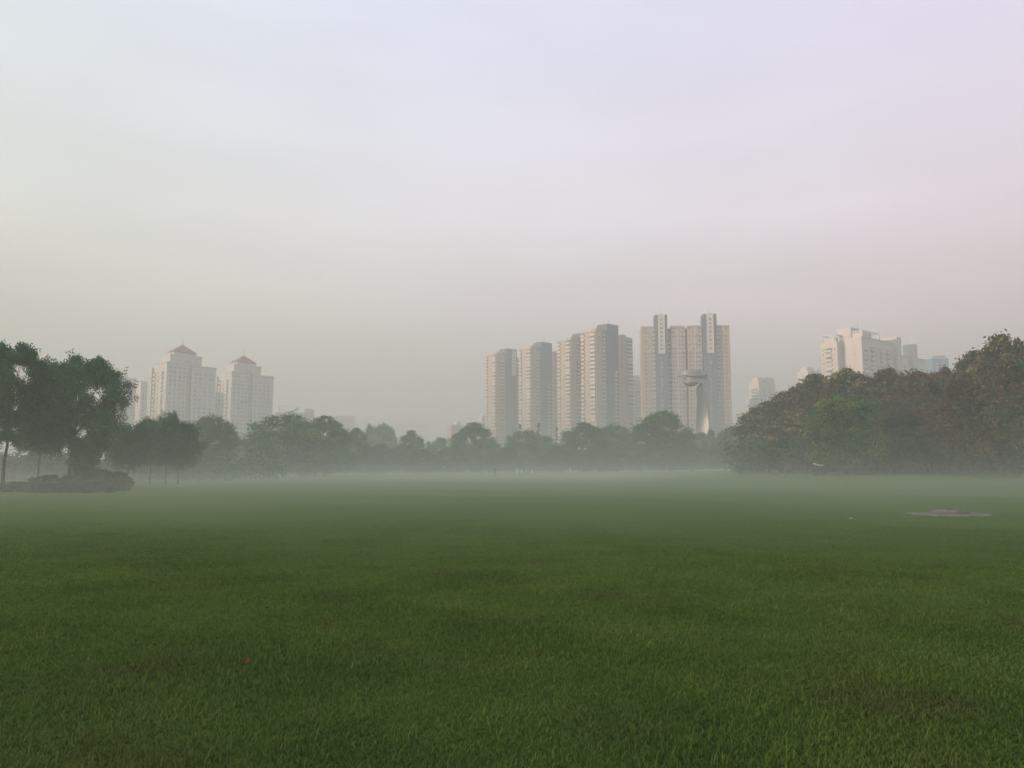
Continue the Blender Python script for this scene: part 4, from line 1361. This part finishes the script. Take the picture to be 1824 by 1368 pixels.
def person():
    Y = 141.0
    x = xat(882, Y)
    o = thing("person", "distant person in dark jacket and trousers standing on the misty lawn", "person", (x, Y, gz(x, Y)), R(8))
    skin = mat("skin", (0.42, 0.26, 0.19), .6, .08, 8)
    J, E = [], []
    def j(*a):
        J.append(a); return len(J) - 1
    def e(a, b):
        E.append((a, b))
    pel = j(0, 0, .93, .14, .11); waist = j(0, 0, 1.08, .125, .10); ch = j(0, -.01, 1.27, .155, .12); nb = j(0, 0, 1.42, .075); nk = j(0, -.01, 1.49, .055)
    h0 = j(0, -.03, 1.57, .075, .085); h1 = j(0, -.02, 1.66, .078, .095); h2 = j(0, -.01, 1.715, .05)
    for a, b in ((pel, waist), (waist, ch), (ch, nb), (nb, nk), (nk, h0), (h0, h1), (h1, h2)):
        e(a, b)
    nose = j(0, -.115, 1.615, .014); e(h0, nose)
    hands = []
    for s in (-1, 1):
        sh = j(.185 * s, 0, 1.39, .062); el = j((.27 if s > 0 else .33) * s, .03, 1.14, .045); wr = j((.20 if s > 0 else .19) * s, -.10, .98, .032)
        pm = j((.17 if s > 0 else .155) * s, -.14, .95, .036, .022)
        e(ch, sh); e(sh, el); e(el, wr); e(wr, pm)
        for k in range(4):
            q = j((.155 - .008 * k) * s, -.19 + .012 * k, .955 - .024 * k, .0095); q2 = j((.125 - .008 * k) * s, -.215 + .016 * k, .945 - .024 * k, .0085)
            e(pm, q); e(q, q2)
        t1 = j(.16 * s, -.155, .99, .011); e(pm, t1)
        hp = j(.10 * s, 0, .88, .095); kn = j(.15 * s, -.02 * s, .50, .062); an = j(.19 * s, .01, .09, .042); to = j(.21 * s, -.15, .035, .036)
        e(pel, hp); e(hp, kn); e(kn, an); e(an, to)
    body = skin_mesh("body", J, E, skin, o, 1, 0)
    # clothing as its own layers
    jk = mat("jacket_cloth", (0.018, 0.018, 0.020), .9, .2, 6)
    JJ = [(0, 0, .90, .17, .14), (0, 0, 1.08, .165, .135), (0, -.01, 1.27, .20, .155), (0, 0, 1.44, .10, .10)]
    EE = [(0, 1), (1, 2), (2, 3)]
    for s in (-1, 1):
        n = len(JJ)
        JJ += [(.195 * s, 0, 1.39, .085), ((.28 if s > 0 else .34) * s, .03, 1.14, .068), ((.205 if s > 0 else .195) * s, -.09, .995, .052)]
        EE += [(2, n), (n, n + 1), (n + 1, n + 2)]
    skin_mesh("jacket", JJ, EE, jk, o, 1, 1)
    tm = mat("trouser_cloth", (0.022, 0.024, 0.026), .9, .2, 6)
    TJ = [(0, 0, .93, .15, .125)]; TE = []
    for s in (-1, 1):
        n = len(TJ)
        TJ += [(.10 * s, 0, .86, .112), (.15 * s, -.02 * s, .50, .082), (.19 * s, .01, .12, .065)]
        TE += [(0, n), (n, n + 1), (n + 1, n + 2)]
    skin_mesh("trousers", TJ, TE, tm, o, 1, 0)
    for s in (-1, 1):
        skin_mesh("shoe", [(.19 * s, .05, .05, .055), (.20 * s, -.06, .045, .052), (.215 * s, -.17, .035, .042)], [(0, 1), (1, 2)], M["black"], o, 1, 1)
    hm = mat("hair", (0.012, 0.011, 0.010), .8, .2, 20)
    skin_mesh("hair", [(0, .01, 1.64, .092, .095), (0, .0, 1.70, .082, .088), (0, .0, 1.735, .05)], [(0, 1), (1, 2)], hm, o, 1, 0)


person()


# fallen leaves on the grass
for px, py, s, lab in ((584, 1122, .034, "small orange fallen leaf on the mid lawn"), (437, 1190, .03, "reddish orange fallen leaf nearer the camera on the grass"),
                       (1515, 926, .05, "tiny pale litter scrap on the far lawn before the well cover")):
    d = at(px, py, 1.0) - Vector((0, 0, EYE))
    k = -EYE / d.z
    p = Vector((0, 0, EYE)) + d * k
    m = MB()
    n = 10
    ring = []
    for i in range(n):
        a = 2 * pi * i / n
        r = s * (1 + .35 * cos(5 * a))
        ring.append((r * cos(a), r * .75 * sin(a), .012 + .018 * sin(2 * a)))
    m.v = [(0, 0, .006)] + ring + [(0, 0, .002)] + [(q[0], q[1], q[2] - .003) for q in ring]
    for i in range(n):
        i2 = (i + 1) % n
        m.f.append((0, 1 + i, 1 + i2)); m.f.append((n + 1, n + 2 + i2, n + 2 + i)); m.f.append((1 + i, n + 2 + i, n + 2 + i2, 1 + i2)); m.m += [0, 0, 0]
    pale = "scrap" in lab
    lo = m.build("paper_scrap" if pale else "fallen_leaf", M["white"] if pale else M["leaf_orange"])
    lo.location = (p.x, p.y, gz(p.x, p.y) + .045)
    tag(lo, lab, "litter" if pale else "leaf")


# ------------------------------------------------------------------ haze and ground mist
def air(name, label, x0, x1, y0, y1, z0, z1, dens, col=(0.80, 0.825, 0.80)):
    m, t, N, L = new_mat(name)
    out = N("ShaderNodeOutputMaterial"); v = N("ShaderNodeVolumePrincipled")
    v.inputs["Color"].default_value = (*col, 1)
    v.inputs["Density"].default_value = dens
    v.inputs["Density Attribute"].default_value = ""
    v.inputs["Anisotropy"].default_value = 0.15
    L(v.outputs[0], out.inputs["Volume"])
    b = MB(); b.box(x0, x1, y0, y1, z0, z1)
    tag(b.build(name, m), label, "haze", kind="stuff")


air("haze", "pale even morning haze over the whole park and city", -1600, 1700, -450, 1850, -1.0, 134, HAZE_DENSITY)
MIST_LABEL = ("thin white mist clinging to the lawn", "white mist lying waist high over the lawn", "white mist lying head high over the lawn", "white mist just above head height over the lawn",
              "soft mist wrapping the tree trunks", "soft mist under the lowest boughs", "soft mist around the lowest boughs", "thinner mist reaching the lower boughs",
              "thin mist among the tree crowns", "faintest mist rising above the tree tops")
for i, (top, dens) in enumerate(MIST):
    air("ground_mist", MIST_LABEL[i], -420 + i, 420 + i, 12 + i, 330 + i, -.9 + .02 * i, top, dens, (0.85, 0.955, 0.84))
